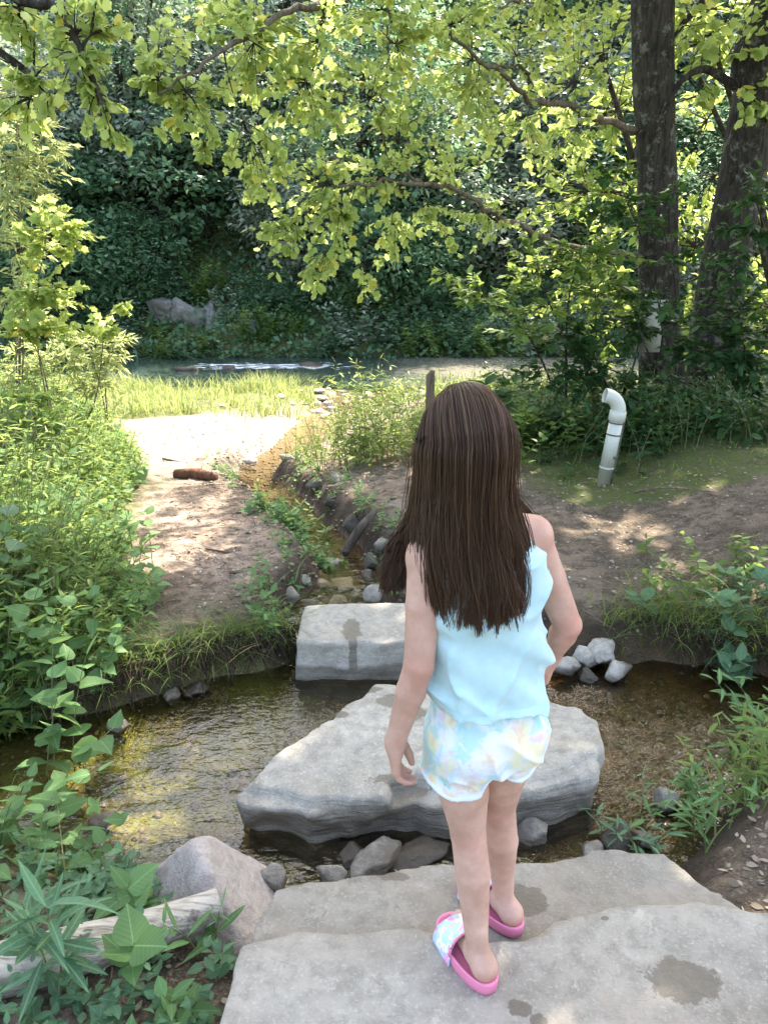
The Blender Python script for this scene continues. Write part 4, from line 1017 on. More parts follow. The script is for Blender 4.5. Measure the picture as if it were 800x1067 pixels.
def build_wood():
    t = NT('weathered_wood'); p = t.obj(); v = t.mapv(p, sc=(.12, 1, 1), rot=(0, 0, R(-22)))
    n = t.noise(v, 60, 7, .7, .8); n2 = t.noise(v, 14, 5, .6); n3 = t.noise(p, 9, 5, .7)
    col = t.mix(t.step(n, .35, .62), (.24, .20, .15), (.56, .50, .41)); col = t.mix(t.math('MULTIPLY', t.step(n2, .45, .65), .5), col, (.58, .50, .39)); col = t.mix(t.math('MULTIPLY', t.step(n3, .60, .7), .7), col, (.09, .08, .06))
    wood = t.out(t.pbsdf(col=col, rough=.85, spec=.2, nrm=t.bump(t.math('ADD', n, n2), .9, .012)))
    root = thing('log', 'weathered grey driftwood log lying among weeds on the near bank', 'log', (-.65, 1.42, -.12))
    V, F, F3 = tube1([(-1.35, 1.17, -.05), (-.9, 1.315, -.085), (-.65, 1.405, -.095), (-.50, 1.475, -.098), (-.41, 1.515, -.088)], [.064, .058, .050, .041, .034], 18, 40, .22, 5)
    V[:, 2] = -.1 + (V[:, 2] + .1) * 1.0
    obj('trunk', V, [F, F3], wood, root)
    drift = bark_mat('driftwood_brown', (.10, .075, .055), (.22, .17, .13))
    def stick(name, lab, cat, pts, rads, sides=7, n=14, seed=0, m=drift):
        V, F, F3 = tube1(pts, rads, sides, n, .25, seed); return tag(obj(name, V, [F, F3], m, loc=pts[0]), lab, cat)
    a, b = on_ground(358, 582), on_ground(392, 552); stick('driftwood', 'thick broken stick leaning at the right side of the stream', 'stick', [a + [0, 0, .03], (a + b) / 2 + [0, 0, .10], b + [0, 0, .13]], [.03, .028, .02], 8, 14, 2)
    a, b = on_ground(184, 497), on_ground(226, 500); stick('driftwood', 'short reddish brown log lying on the sandbank', 'log', [a + [0, 0, .02], (a + b) / 2 + [0, .0, .035], b + [0, 0, .015]], [.045, .055, .03], 9, 16, 3, bark_mat('red_log', (.10, .05, .03), (.20, .10, .065)))
    for k, (pa, pb, r_, lab) in enumerate([((240, 600), (345, 618), .008, 'long thin twig lying from the path to the stream stones'), ((170, 480), (275, 515), .012, 'thin bare branch lying across the sand towards the stream'), ((215, 575), (330, 612), .006, 'slender dark twig beside the long one at the path edge'), ((515, 600), (640, 660), .006, 'slim twig on the dirt behind the girl'), ((660, 516), (745, 516), .008, 'straight twig on the mossy ground right of the pipe')]):
        a, b = on_ground(*pa), on_ground(*pb); stick('twig', lab, 'twig', [a + [0, 0, .02], a * .6 + b * .4 + [0, 0, .05], b + [0, 0, .02]], [r_, r_ * .9, r_ * .4], 6, 14, k + 20)
    # PVC vent pipe
    pb = on_ground(628, 504); root = thing('vent_pipe', 'leaning white plastic pipe with a curved elbow top on the dirt bank', 'pipe', pb)
    t = NT('white_plastic'); p = t.obj(); z = t.sep(p)[2]; n = t.noise(t.mapv(p, sc=(1, 1, .25)), 9, 6, .7); n2 = t.noise(p, 60, 4, .6)
    col = t.mix(t.math('MULTIPLY', t.step(n, .45, .7), .5), (.47, .48, .41), (.31, .31, .22)); col = t.mix(t.math('MULTIPLY', t.math('SUBTRACT', 1.0, t.step(t.math('ADD', z, t.math('MULTIPLY', n, .1)), .05, .25)), .6), col, (.40, .37, .27)); col = t.mix(t.math('MULTIPLY', t.step(n2, .62, .7), .5), col, (.30, .29, .22))
    pvc = t.out(t.pbsdf(col=col, rough=.42, spec=.45))
    kx = math.tan(R(6.2)); P = lambda h, dx=0, dy=0: pb + .86 * np.array([kx * h + dx, dy, h])
    SZ = .76
    def pp(name, pts, rads, m, n=None, sides=24): V, F, F3 = tube1(pts, [q_ * SZ for q_ in rads], sides, n); return obj(name, V, [F, F3], m, root)
    pp('lower_pipe', [P(-.1), P(.13), P(.1301), P(.145)], [.060, .060, .066, .066], pvc)
    pp('pipe_body', [P(.14), P(.53)], [.062, .061], pvc)
    pp('collar', [P(.52), P(.522), P(.60), P(.602)], [.066, .073, .074, .070], pvc)
    # elbow: hollow end facing left
    c0 = P(.60); th = np.linspace(0, R(78), 14); rr = .105
    el = [c0 + np.array([-rr + rr * math.cos(a), 0, rr * math.sin(a)]) for a in th]; dirl = unit(el[-1] - el[-2]); el += [el[-1] + dirl * .02]
    V, F = tubes(np.array(el), np.full(len(el), .049), 24); Vi, Fi = tubes(np.array(el), np.full(len(el), .043), 24); nn = len(V); k = nn - 24
    rim = np.stack([np.arange(24) + k, (np.arange(24) + 1) % 24 + k, (np.arange(24) + 1) % 24 + k + nn, np.arange(24) + k + nn], 1)
    obj('elbow', np.concatenate([V, Vi]), [np.concatenate([F, Fi[:, ::-1] + nn, rim])], pvc, root)
    steel = plain('rusty_metal', (.12, .10, .08), .6, .4, .4, 40)
    for h_ in (.405, .50): pp('strap', [P(h_), P(h_ + .001), P(h_ + .011), P(h_ + .012)], [.062, .0655, .0655, .062], steel)
    V = np.array([(x, y, z) for z in (0, 1) for x, y in ((-.014, -.014), (.014, -.014), (.014, .014), (-.014, .014))], float)
    V = np.array([P(-.12 + v[2] * .68, .064 + v[0] * .8, .02 + v[1] * .8) for v in V]); Fb = np.array([(0, 3, 2, 1), (4, 5, 6, 7), (0, 1, 5, 4), (1, 2, 6, 5), (2, 3, 7, 6), (3, 0, 4, 7)])
    obj('support_stake', V, Fb, plain('old_stake', (.13, .12, .09), .8, .2, .4, 30, .4), root)
    V = np.array([(x, y, z) for z in (0, 1) for x, y in ((-.012, -.006), (.012, -.006), (.012, .006), (-.012, .006))], float)
    obj('label_plate', np.array([P(.22 + v[2] * .022, .035 + v[0], -.0545 + v[1] * .4) for v in V]), Fb, steel, root)
    # wooden post behind the girl
    q = at_y(447, 460, 5.5); g = gz(q[0], q[1]); top = at_y(447, 386, 5.5)[2]; w = .022
    V = np.array([(-w, -w, g - .2), (w, -w, g - .2), (w, w, g - .2), (-w, w, g - .2), (-w, -w, top - .035), (w, -w, top), (w, w, top), (-w, w, top - .035)]) + [q[0], q[1], 0]
    V[:, :2] = (V[:, :2] - q[:2]) @ np.array([[.8, .6], [-.6, .8]]) + q[:2]
    tag(obj('wooden_post', V, Fb, bark_mat('post_wood', (.11, .075, .05), (.20, .14, .095), s=1.4), smooth_shade=False, loc=(q[0], q[1], g)), 'brown square wooden post rising just behind the girl\'s head', 'post')

# ================================================================== VEGETATION
UP = np.array([0, 0, 1.0])
def twig(mbt, L, a, b, nleaf, size, rad=.004, sag=.08, start=.25, nup=1.0, jit=.5, droop=-.25, pet=.0):
    """one twig from a to b carrying leaves along its outer part"""
    a = np.asarray(a, float); b = np.asarray(b, float); v = b - a; ln = np.linalg.norm(v)
    mid = (a + b) / 2 + UP * sag * ln + rng.normal(0, .06, 3) * ln
    t = np.linspace(0, 1, 7)[:, None]
    P = (1 - t) ** 2 * a + 2 * t * (1 - t) * mid + t ** 2 * b
    if mbt is not None: mbt.add(*tubes(P, np.linspace(rad, rad * .3, 7), 4))
    if nleaf:
        s = np.sort(rng.uniform(start, 1.02, nleaf))[:, None]
        Q = (1 - s) ** 2 * a + 2 * s * (1 - s) * mid + s ** 2 * b
        tan = unit(2 * (1 - s) * (mid - a) + 2 * s * (b - mid)); side = unit(np.cross(tan, UP) + 1e-6)
        sg = np.where(np.arange(nleaf) % 2, 1, -1)[:, None]
        D = tan * .6 + side * sg * rng.uniform(.5, 1.1, (nleaf, 1)) + UP * rng.normal(droop, .3, (nleaf, 1)) + rng.normal(0, .2, (nleaf, 3))
        N = UP * nup + rng.normal(0, jit, (nleaf, 3))
        sz = size * rng.uniform(.45, 1.3, nleaf)
        D = unit(D); L.add(Q + D * (pet * sz)[:, None], D, N, sz)
def fill_clusters(mbt, L, nodes, clusters, size, per=9, tl=.45, rad=.007, **k):
    nodes = np.asarray(nodes, float)
    for c, r3, nt in clusters:
        c = np.asarray(c, float); r3 = np.asarray(r3, float)
        d = np.linalg.norm(nodes - c, axis=1); a = nodes[np.argsort(d)[rng.integers(0, min(4, len(nodes)))]]
        hub = c - (c - a) * min(.6, r3.mean() / max(np.linalg.norm(c - a), .01))
        twig(mbt, L, a, hub, 0, 0, rad, .05)
        for _ in range(nt):
            e = c + unit(rng.standard_normal(3)) * r3 * rng.uniform(.35, 1.0) ** .6
            v = e - hub; ln = np.linalg.norm(v)
            st = hub + v * max(0, 1 - tl * rng.uniform(.7, 1.4) / max(ln, .01)) if ln > tl else hub
            if ln > tl: twig(mbt, L, hub, st, 0, 0, rad * .5, .04)
            twig(mbt, L, st, e, per, size, rad * .45, **k)
def px_clusters(lst):
    out = []
    for px, py, rx, ry, Y, n in lst:
        c = at_y(px, py, Y); m = Y / 806 * 1.0
        out.append((c, (rx * m, max(rx, ry) * m * .9, ry * m), n))
    return out
def limb_pts(lst, n=16):
    return resample([at_y(*q) if len(q) == 3 else np.array(q[:3]) for q in lst], n)
def stems_field(mbS, L, P, H, nl, size, lean=.35, leafup=.1, srad=.003, dirs=None, spread=1.0, top_small=.45, start=.15, pairs=False, nj=.35):
    n = len(P); T = 6; t = np.linspace(0, 1, T)
    az = rng.uniform(0, 2 * math.pi, n) if dirs is None else dirs
    ln = lean * rng.uniform(.3, 1.5, n)
    d = np.stack([np.cos(az), np.sin(az), np.zeros(n)], 1)
    curve = lambda tt: P[:, None] + H[:, None, None] * (tt[..., None] * (1 - .18 * ln[:, None, None] * tt[..., None]) * UP + (ln[:, None] * tt ** 1.7)[..., None] * d[:, None])
    C = curve(np.broadcast_to(t, (n, T)))
    if mbS is not None: mbS.add(*tubes(C, np.broadcast_to(np.linspace(srad, srad * .4, T), (n, T)), 3))
    tl = np.linspace(start, 1, nl)[None] + rng.normal(0, .02, (n, nl)); tl = np.clip(tl, .05, 1)
    if pairs: tl[:, 1::2] = tl[:, 0:2 * (nl // 2):2]
    Q = curve(tl).reshape(-1, 3)
    ga = (np.arange(nl) * (2.4 if not pairs else 0))[None] + rng.uniform(0, 6.28, (n, 1)) + rng.normal(0, .35, (n, nl))
    if pairs: ga = ga + np.where(np.arange(nl) % 2, math.pi, 0)[None] + ((np.arange(nl) // 2) * 1.57)[None]
    ga = ga.ravel()
    D = np.stack([np.cos(ga) * spread, np.sin(ga) * spread, leafup + rng.normal(0, .25, n * nl) + .5 * tl.ravel() ** 3], 1)
    N = UP - .5 * np.stack([np.cos(ga), np.sin(ga), 0 * ga], 1) * leafup + rng.normal(0, nj, (n * nl, 3))
    sz = (size * (1 - top_small * tl) * rng.uniform(.7, 1.2, (n, nl))).ravel()
    L.add(Q, D, N, sz)
def on_g(x, y): return np.stack([x, y, ground_z(x, y)], 1)

M = {}
def make_leaf_mats():
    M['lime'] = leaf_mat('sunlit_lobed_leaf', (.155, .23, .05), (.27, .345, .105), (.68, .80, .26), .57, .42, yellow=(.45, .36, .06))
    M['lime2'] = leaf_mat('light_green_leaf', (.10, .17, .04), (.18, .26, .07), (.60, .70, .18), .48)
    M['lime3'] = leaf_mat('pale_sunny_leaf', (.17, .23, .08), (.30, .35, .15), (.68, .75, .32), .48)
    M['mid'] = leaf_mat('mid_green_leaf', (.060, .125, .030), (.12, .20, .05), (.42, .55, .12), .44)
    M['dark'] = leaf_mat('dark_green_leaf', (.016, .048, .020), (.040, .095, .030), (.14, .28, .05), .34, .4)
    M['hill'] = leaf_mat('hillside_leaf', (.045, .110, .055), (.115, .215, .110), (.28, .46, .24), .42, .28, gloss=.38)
    M['hill2'] = leaf_mat('hillside_pale_leaf', (.13, .18, .13), (.27, .32, .25), (.4, .5, .32), .38, .3, gloss=.38)  # lit copy of the hillside leaf: sunlight is put into its colour
    M['weed'] = leaf_mat('weed_leaf', (.075, .160, .055), (.13, .235, .085), (.42, .60, .18), .38, .42, veins=True)
    M['weedblue'] = leaf_mat('weed_leaf_cool', (.065, .150, .075), (.12, .215, .11), (.30, .48, .20), .34, .4, veins=True)
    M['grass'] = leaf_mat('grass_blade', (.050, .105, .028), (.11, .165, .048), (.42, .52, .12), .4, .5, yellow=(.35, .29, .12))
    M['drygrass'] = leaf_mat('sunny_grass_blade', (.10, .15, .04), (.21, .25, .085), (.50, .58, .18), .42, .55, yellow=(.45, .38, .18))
    M['bark'] = bark_mat('dark_bark', (.020, .017, .013), (.062, .053, .042), (.17, .175, .13))
    M['barkpale'] = bark_mat('pale_twig_bark', (.10, .08, .055), (.20, .165, .12))
    M['stem'] = plain('green_stem', (.14, .19, .06), .5, .3, .4, 12, dark=(.16, .11, .06))
    M['litter'] = leaf_mat('dead_leaf', (.12, .09, .06), (.33, .275, .20), (.3, .2, .1), .12, .8)

def build_big_trees():
    # ---- left trunk of the pair, with low limbs that reach out over the path
    b = on_ground(688, 408); b = at_y(688, 404, 7.7); b[2] = gz(b[0], b[1])
    t1 = thing('tree', 'upright dark trunk, left of the pair, with lobed-leaf branches over the path', 'tree', b, 'twin trunks by the pipe')
    path = [b - UP * .2, b + UP * .05] + [at_y(px, py, Y) for px, py, Y in ((687, 330, 7.7), (685, 250, 7.68), (683, 150, 7.65), (680, 60, 7.6), (678, -20, 7.6), (676, -110, 7.58), (674, -200, 7.55))] + [np.array([2.75, 7.5, 8.0]), np.array([2.5, 7.2, 11.5])]
    trunk_nodes = resample(path, 60)
    V, F, F3 = tube1(path, [.30, .225, .19, .182, .178, .175, .172, .17, .165, .14, .07], 26, 70, .16, 3)
    obj('trunk', V, [F, F3], M['bark'], t1)
    limbs = {'b1': [(662, 136, 7.6), (625, 122, 7.2), (592, 110, 6.9), (553, 103, 6.5), (520, 74, 6.0), (470, 40, 5.6)],
             'b1b': [(553, 103, 6.5), (551, 82, 6.4), (540, 70, 6.3), (515, 66, 6.1)],
             'b2': [(668, 268, 7.6), (625, 262, 7.4), (578, 252, 7.1), (545, 238, 6.8), (515, 224, 6.5), (478, 200, 6.2), (440, 192, 5.8), (400, 190, 5.4), (345, 196, 5.0)],
             'b2b': [(440, 192, 5.8), (415, 175, 5.6), (400, 150, 5.5), (398, 95, 5.3)],
             'b3': [(672, -60, 7.6), (560, -90, 6.6), (450, -50, 5.7), (380, -8, 5.2), (338, 3, 4.9), (300, 12, 4.7), (262, 34, 4.5), (215, 66, 4.3), (165, 98, 4.2)],
             'b3b': [(450, -50, 5.7), (412, -30, 5.4), (406, 20, 5.3), (403, 80, 5.3)],
             'b3c': [(338, 3, 4.9), (334, 25, 4.9), (328, 68, 4.9)],
             'b4': [(678, -70, 7.6), (600, -30, 6.9), (540, 0, 6.4), (500, 20, 6.0)]}
    rad = {'b1': (.034, .010), 'b1b': (.014, .006), 'b2': (.034, .008), 'b2b': (.010, .004), 'b3': (.034, .006), 'b3b': (.009, .004), 'b3c': (.008, .004), 'b4': (.022, .006)}
    nodes = []
    for k, pts in limbs.items():
        p = limb_pts(pts, 40); p[1:-1] += rng.normal(0, .012, p[1:-1].shape); nodes.append(p)
        V, F, F3 = tube1(p, np.linspace(rad[k][0], rad[k][1], 40), 10, None, .15, 4); obj('branch', V, [F, F3], M['barkpale'], t1)
    nodes = np.concatenate(nodes)
    tw = MB(); L = Leaves()
    cl = px_clusters([(165, 62, 40, 40, 4.3, 9), (205, 110, 45, 45, 4.4, 9), (255, 60, 60, 50, 4.6, 12), (330, 40, 70, 40, 4.9, 12), (250, 25, 60, 30, 4.8, 9), (305, 110, 60, 50, 4.9, 12), (370, 95, 60, 50, 5.3, 11),
                      (265, 170, 35, 45, 4.7, 7), (310, 190, 45, 45, 4.9, 9), (285, 255, 35, 35, 4.7, 6), (350, 240, 50, 40, 5.0, 9), (330, 290, 35, 22, 4.9, 4), (385, 175, 50, 45, 5.4, 10), (430, 130, 55, 45, 5.7, 10),
                      (420, 50, 60, 50, 5.4, 11), (480, 60, 60, 50, 5.9, 11), (540, 45, 55, 50, 6.3, 10), (490, 120, 50, 40, 6.0, 9), (470, 170, 40, 30, 6.1, 7), (500, 230, 40, 30, 6.4, 6), (450, 240, 50, 30, 6.0, 7), (400, 255, 40, 28, 5.6, 5), (540, 160, 50, 40, 6.6, 8),
                      (600, 60, 50, 50, 6.9, 9), (590, 150, 50, 40, 7.0, 8), (390, 10, 60, 25, 5.2, 8), (470, 5, 60, 25, 5.7, 8), (560, 5, 60, 25, 6.6, 8), (620, 10, 40, 30, 7.2, 6), (380, 300, 25, 15, 5.4, 2), (225, 165, 20, 25, 4.5, 2)])
    fill_clusters(tw, L, nodes, [(c, r3, int(n_ * 2.4)) for c, r3, n_ in cl], .047, 12, .32, .005, nup=.75, jit=.65, droop=-.45, pet=.3)
    # the high crown overhead, out of the frame, that shades the steps and the girl
    crown = []
    def shade(x, y):
        if y > 6.2 and x < .2: return .03
        if x < -1.1: return (.06 if y > 2.9 else .45)
        if x < -.35: return .38 if y > 3.0 else (.10 if y > 1.95 else .85)
        if y > 3.3: return .52
        return .72 if (x > .75 and y > 1.7) else .90
    n = 0
    while n < 640:
        x, y = rng.uniform(-3.5, 5.5), rng.uniform(-1.2, 8.6)
        if rng.uniform() > shade(x, y): continue
        h = rng.uniform(4.8, 9.5); p = np.array([x, y, 0]) + SUN / SUN[2] * h
        n += 1
        if (p[2] - CH) / max(p[1], .1) < .40: continue
        crown.append(p)
    hub = [np.array([2.75, 7.5, 8.0]), np.array([2.5, 7.2, 11.0])]
    t2b = at_y(742, 404, 7.9); t2b[2] = gz(t2b[0], t2b[1])
    t2 = thing('tree', 'right trunk of the pair, leaning to the right, its foot in dense leaves', 'tree', t2b, 'twin trunks by the pipe')
    path2 = [t2b - UP * .2, t2b + UP * .05] + [at_y(px, py, 7.9) for px, py in ((747, 330), (755, 270), (769, 200), (789, 100), (808, 0))] + [np.array([4.6, 7.9, 7.0]), np.array([5.2, 7.6, 10.5])]
    V, F, F3 = tube1(path2, [.36, .27, .235, .225, .215, .21, .20, .15, .07], 26, 70, .16, 9); obj('trunk', V, [F, F3], M['bark'], t2)
    limbs2 = [[(765, 90, 7.9), (735, 72, 7.8), (712, 82, 7.6), (700, 100, 7.5), (690, 128, 7.4)], [(740, -10, 7.8), (715, 20, 7.7), (699, 42, 7.6)]]
    n2 = []
    for q in limbs2:
        p = limb_pts(q, 24); n2.append(p); V, F, F3 = tube1(p, np.linspace(.040, .015, 24), 9, None, .15, 6); obj('branch', V, [F, F3], M['bark'], t2)
    tw2 = MB(); L2 = Leaves(); high1 = [resample(path, 60)[-12:]]; high2 = [resample(path2, 60)[-12:]]
    crown = np.array(crown)
    for own, tr_hub, acc, high in ((crown[crown[:, 0] < 3.2], hub, tw, high1), (crown[crown[:, 0] >= 3.2], [np.array([4.6, 7.9, 7.0]), np.array([5.2, 7.6, 10.0])], tw2, high2)):
        for a in range(0, 9):
            if len(own) < 9: break
            e = own[rng.integers(0, len(own))]; s0 = tr_hub[0] + (tr_hub[1] - tr_hub[0]) * rng.uniform(0, .8)
            if (min(e[2], s0[2]) - CH) / max(e[1], s0[1]) < .42: continue
            pts = resample([s0, (s0 + e) / 2 + UP * .5, e], 14); high.append(pts); add_tube(acc, pts, np.linspace(.07, .02, 14), 7)
    for p in crown:
        (acc, L_, hn) = (tw, L, high1) if p[0] < 3.2 else (tw2, L2, high2)
        e = unit(rng.standard_normal(3)) * .5
        twig(acc, None, p - e, p + e, 0, 0, .008, .05)
        m = 42; q = p + rng.standard_normal((m, 3)) * np.array([.26, .26, .14])
        L_.add(q, rand_dir(m, -.3, .6), UP + rng.normal(0, .55, (m, 3)), .15 * rng.uniform(.6, 1.25, m))
    fill_clusters(tw2, L2, np.concatenate([p for p in n2]), px_clusters([(730, 30, 40, 40, 7.6, 8), (780, 30, 40, 40, 7.6, 7), (790, 110, 30, 40, 7.5, 5), (745, 110, 30, 25, 7.5, 3)]), .085, 14, .35, .006, nup=.75, jit=.6, droop=-.4, pet=.3)
    tag(tw.build('twigs', M['bark'], t1), kind='stuff'); mb = MB(); la, lb = L.split(); la.into(mb, LOBED); lb.into(mb, TULIP); mb.build('foliage', M['lime'], t1, False)
    tag(tw2.build('twigs', M['bark'], t2), kind='stuff'); L2.build('foliage', TULIP, M['lime'], t2)
    # notice on the left trunk
    s = thing('notice_sign', 'weathered white notice board half hidden by leaves on the left trunk', 'sign', at_y(676, 345, 7.42), None)
    c = at_y(676, 340, 7.42); w, h = .125, .24
    V = np.array([(x, y, z) for z in (-h, h) for x, y in ((-w, 0), (w, 0), (w, .006), (-w, .006))]) + c
    Fb = np.array([(0, 3, 2, 1), (4, 5, 6, 7), (0, 1, 5, 4), (1, 2, 6, 5), (2, 3, 7, 6), (3, 0, 4, 7)])
    obj('board', V, Fb, plain('sign_white', (.36, .36, .29), .55, .3, .35, 12), s, False)
    def letters(txt, x, z, size):
        cu = bpy.data.curves.new('lettering', 'FONT'); cu.body = txt; cu.size = size; cu.extrude = .0006; cu.align_x = 'CENTER'
        tmp = bpy.data.objects.new('lettering_curve', cu); me = bpy.data.meshes.new_from_object(tmp); bpy.data.objects.remove(tmp)
        o = bpy.data.objects.new('lettering', me); COL.objects.link(o); o.parent = s; o.rotation_euler = (math.pi / 2, 0, 0)
        o.location = (c[0] + x - s.location.x, c[1] - .0012 - s.location.y, c[2] + z - s.location.z); me.materials.clear(); me.materials.append(plain('sign_ink', (.03, .03, .03), .6, .3, .1))
    letters('N', -.02, .10, .10)
    # the wire fence strands behind are below what the picture resolves: left out

def cluster_plant(name, label, cat, base, stems, clusters, tmpl, size, mat, group=None, per=9, stem_r=.02, tl=.3, bark=None, **k):
    root = thing(name, label, cat, base, group); tw = MB(); st = MB(); nodes = []
    for pts in stems:
        p = resample([np.asarray(base) - UP * .05] + [np.asarray(q) for q in pts], 18); nodes.append(p[4:]); st = MB(); add_tube(st, p, np.linspace(stem_r, stem_r * .35, 18), 7); st.build('trunk' if cat == 'tree' and len(nodes) == 1 else 'branch' if cat == 'tree' else 'stem', bark or M['bark'], root)
    L = Leaves(); fill_clusters(tw, L, np.concatenate(nodes), clusters, size, per, tl, stem_r * .3, **k)
    o = tw.build('twigs', bark or M['bark'], root); tag(o, kind='stuff')
    L.build('foliage', tmpl, mat, root); return root

def build_understory():
    G = 'leafy saplings round the twin trunks'
    def sap(lab, basepx, bY, cl, mat='dark', size=.085, tmpl=OVATE, name='sapling', cat='sapling', per=10, sr=.02, **k):
        sr *= .6; cl = [(*q[:5], int(q[5] * 1.9)) for q in cl]
        b = at_y(basepx[0], basepx[1], bY); b[2] = gz(b[0], b[1])
        c = px_clusters(cl); order = rng.permutation(len(c))[:4]
        stems = [[b + (c[i][0] - b) * .5 + rng.normal(0, .08, 3) + UP * .15, c[i][0]] for i in order]
        return cluster_plant(name, lab, cat, b, stems, c, tmpl, size, M[mat], G, per, sr, .3, nup=1.2, jit=.35, droop=-.12, **k)
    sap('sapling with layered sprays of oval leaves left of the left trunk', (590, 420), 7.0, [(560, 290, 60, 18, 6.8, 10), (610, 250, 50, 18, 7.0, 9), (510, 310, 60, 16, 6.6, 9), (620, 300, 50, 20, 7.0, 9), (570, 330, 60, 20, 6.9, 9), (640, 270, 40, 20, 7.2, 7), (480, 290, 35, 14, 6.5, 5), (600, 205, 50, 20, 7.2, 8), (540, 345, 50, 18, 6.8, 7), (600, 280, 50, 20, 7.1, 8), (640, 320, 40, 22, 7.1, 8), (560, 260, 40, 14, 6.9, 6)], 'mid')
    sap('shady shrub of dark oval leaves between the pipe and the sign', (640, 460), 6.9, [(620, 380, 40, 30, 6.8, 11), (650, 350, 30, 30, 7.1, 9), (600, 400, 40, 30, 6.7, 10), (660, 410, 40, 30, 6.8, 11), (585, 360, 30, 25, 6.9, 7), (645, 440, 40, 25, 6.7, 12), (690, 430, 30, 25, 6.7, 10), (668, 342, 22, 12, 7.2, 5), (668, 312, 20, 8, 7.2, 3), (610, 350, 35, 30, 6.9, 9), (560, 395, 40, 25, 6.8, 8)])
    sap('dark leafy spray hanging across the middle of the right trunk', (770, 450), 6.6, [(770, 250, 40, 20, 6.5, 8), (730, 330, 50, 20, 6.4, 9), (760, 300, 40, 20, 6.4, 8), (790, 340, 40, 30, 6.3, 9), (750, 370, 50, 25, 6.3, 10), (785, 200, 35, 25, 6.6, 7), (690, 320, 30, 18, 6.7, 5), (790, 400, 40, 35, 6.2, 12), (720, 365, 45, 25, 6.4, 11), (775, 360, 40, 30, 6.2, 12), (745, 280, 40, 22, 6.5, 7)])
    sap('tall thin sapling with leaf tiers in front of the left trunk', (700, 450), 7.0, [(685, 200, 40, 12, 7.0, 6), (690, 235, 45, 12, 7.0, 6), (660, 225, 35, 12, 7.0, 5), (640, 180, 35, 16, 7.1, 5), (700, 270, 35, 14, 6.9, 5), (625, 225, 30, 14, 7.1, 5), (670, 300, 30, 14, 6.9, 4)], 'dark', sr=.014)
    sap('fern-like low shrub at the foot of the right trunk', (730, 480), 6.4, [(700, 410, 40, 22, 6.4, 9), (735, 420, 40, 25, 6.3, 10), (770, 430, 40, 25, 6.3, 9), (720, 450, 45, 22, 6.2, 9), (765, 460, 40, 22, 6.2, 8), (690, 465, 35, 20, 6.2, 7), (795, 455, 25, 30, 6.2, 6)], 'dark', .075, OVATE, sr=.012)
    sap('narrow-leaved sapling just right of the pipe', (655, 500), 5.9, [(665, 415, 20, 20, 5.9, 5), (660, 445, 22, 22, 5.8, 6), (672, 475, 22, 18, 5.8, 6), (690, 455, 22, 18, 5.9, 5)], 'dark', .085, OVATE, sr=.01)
    # sunlit trees behind the pair
    G = 'sunlit trees behind the trunks'
    for k, (bx, by, cl, lab) in enumerate([
        (4.1, 10.8, [(x, y, 55, 45, 10.6 + .6 * (i % 3), 11) for i, (x, y) in enumerate([(620, 40), (640, 110), (600, 180), (650, 200), (560, 120), (580, 250), (630, 290), (560, 200), (610, 120), (640, 340)])], 'bright yellow-green tree behind the left trunk'),
        (6.2, 11.6, [(x, y, 55, 45, 11.2 + .6 * (i % 3), 11) for i, (x, y) in enumerate([(720, 60), (725, 140), (715, 200), (770, 30), (730, 250), (790, 250), (795, 180), (700, 300), (760, 310), (730, 10), (790, 330), (640, 220), (715, 250), (600, 300), (770, 270), (720, 340), (660, 120)])], 'bright yellow-green tree seen between and behind the two trunks'),
        (6.9, 9.6, [(x, y, 50, 45, 9.4 + .5 * (i % 3), 10) for i, (x, y) in enumerate([(800, 320), (820, 250), (790, 390), (830, 120), (810, 40), (770, 380), (850, 330)])], 'green tree at the right edge behind the leaning trunk')]):
        b = np.array([bx, by, gz(bx, by)]); c = px_clusters(cl); stems = [[b + (q[0] - b) * .5 + UP * .4, q[0]] for q in c[::3]]
        cluster_plant('tree', lab, 'tree', b, stems, c, OVAL2, .15, M['lime2'] if k < 2 else M['mid'], G, 14, .07, .5, nup=.8, jit=.6)
    # overhanging tree at the upper left: trunk outside the frame
    b = np.array([-4.6, 3.6, gz(-4.6, 3.6)])
    c = px_clusters([(20, 20, 40, 30, 4.0, 9), (70, 25, 40, 30, 3.9, 9), (110, 15, 30, 25, 3.9, 6), (80, 70, 35, 35, 3.8, 8), (30, 70, 35, 30, 4.0, 7), (105, 110, 28, 28, 3.8, 6), (122, 148, 14, 16, 3.8, 3), (20, 120, 30, 25, 4.0, 5), (60, 110, 20, 20, 3.9, 3)])
    root = cluster_plant('tree', 'tree at the upper left corner hanging lobed leafy branches into view', 'tree', b, [[b + UP * 2.5, np.array([-3.6, 3.8, 3.9]), at_y(-30, -30, 4.0), at_y(60, 10, 3.9), at_y(112, 120, 3.8)], [b + UP * 2.2, np.array([-3.6, 3.9, 3.5]), at_y(-20, 40, 4.0), at_y(40, 90, 4.0)]], [(q, r3, int(n_ * 1.6)) for q, r3, n_ in c], TULIP, .046, M['lime'], None, 10, .035, .3, nup=.7, jit=.7, droop=-.5, pet=.3)
    # left: willow-like shrubs in full sun
    G = 'sunny shrubs on the left bank'
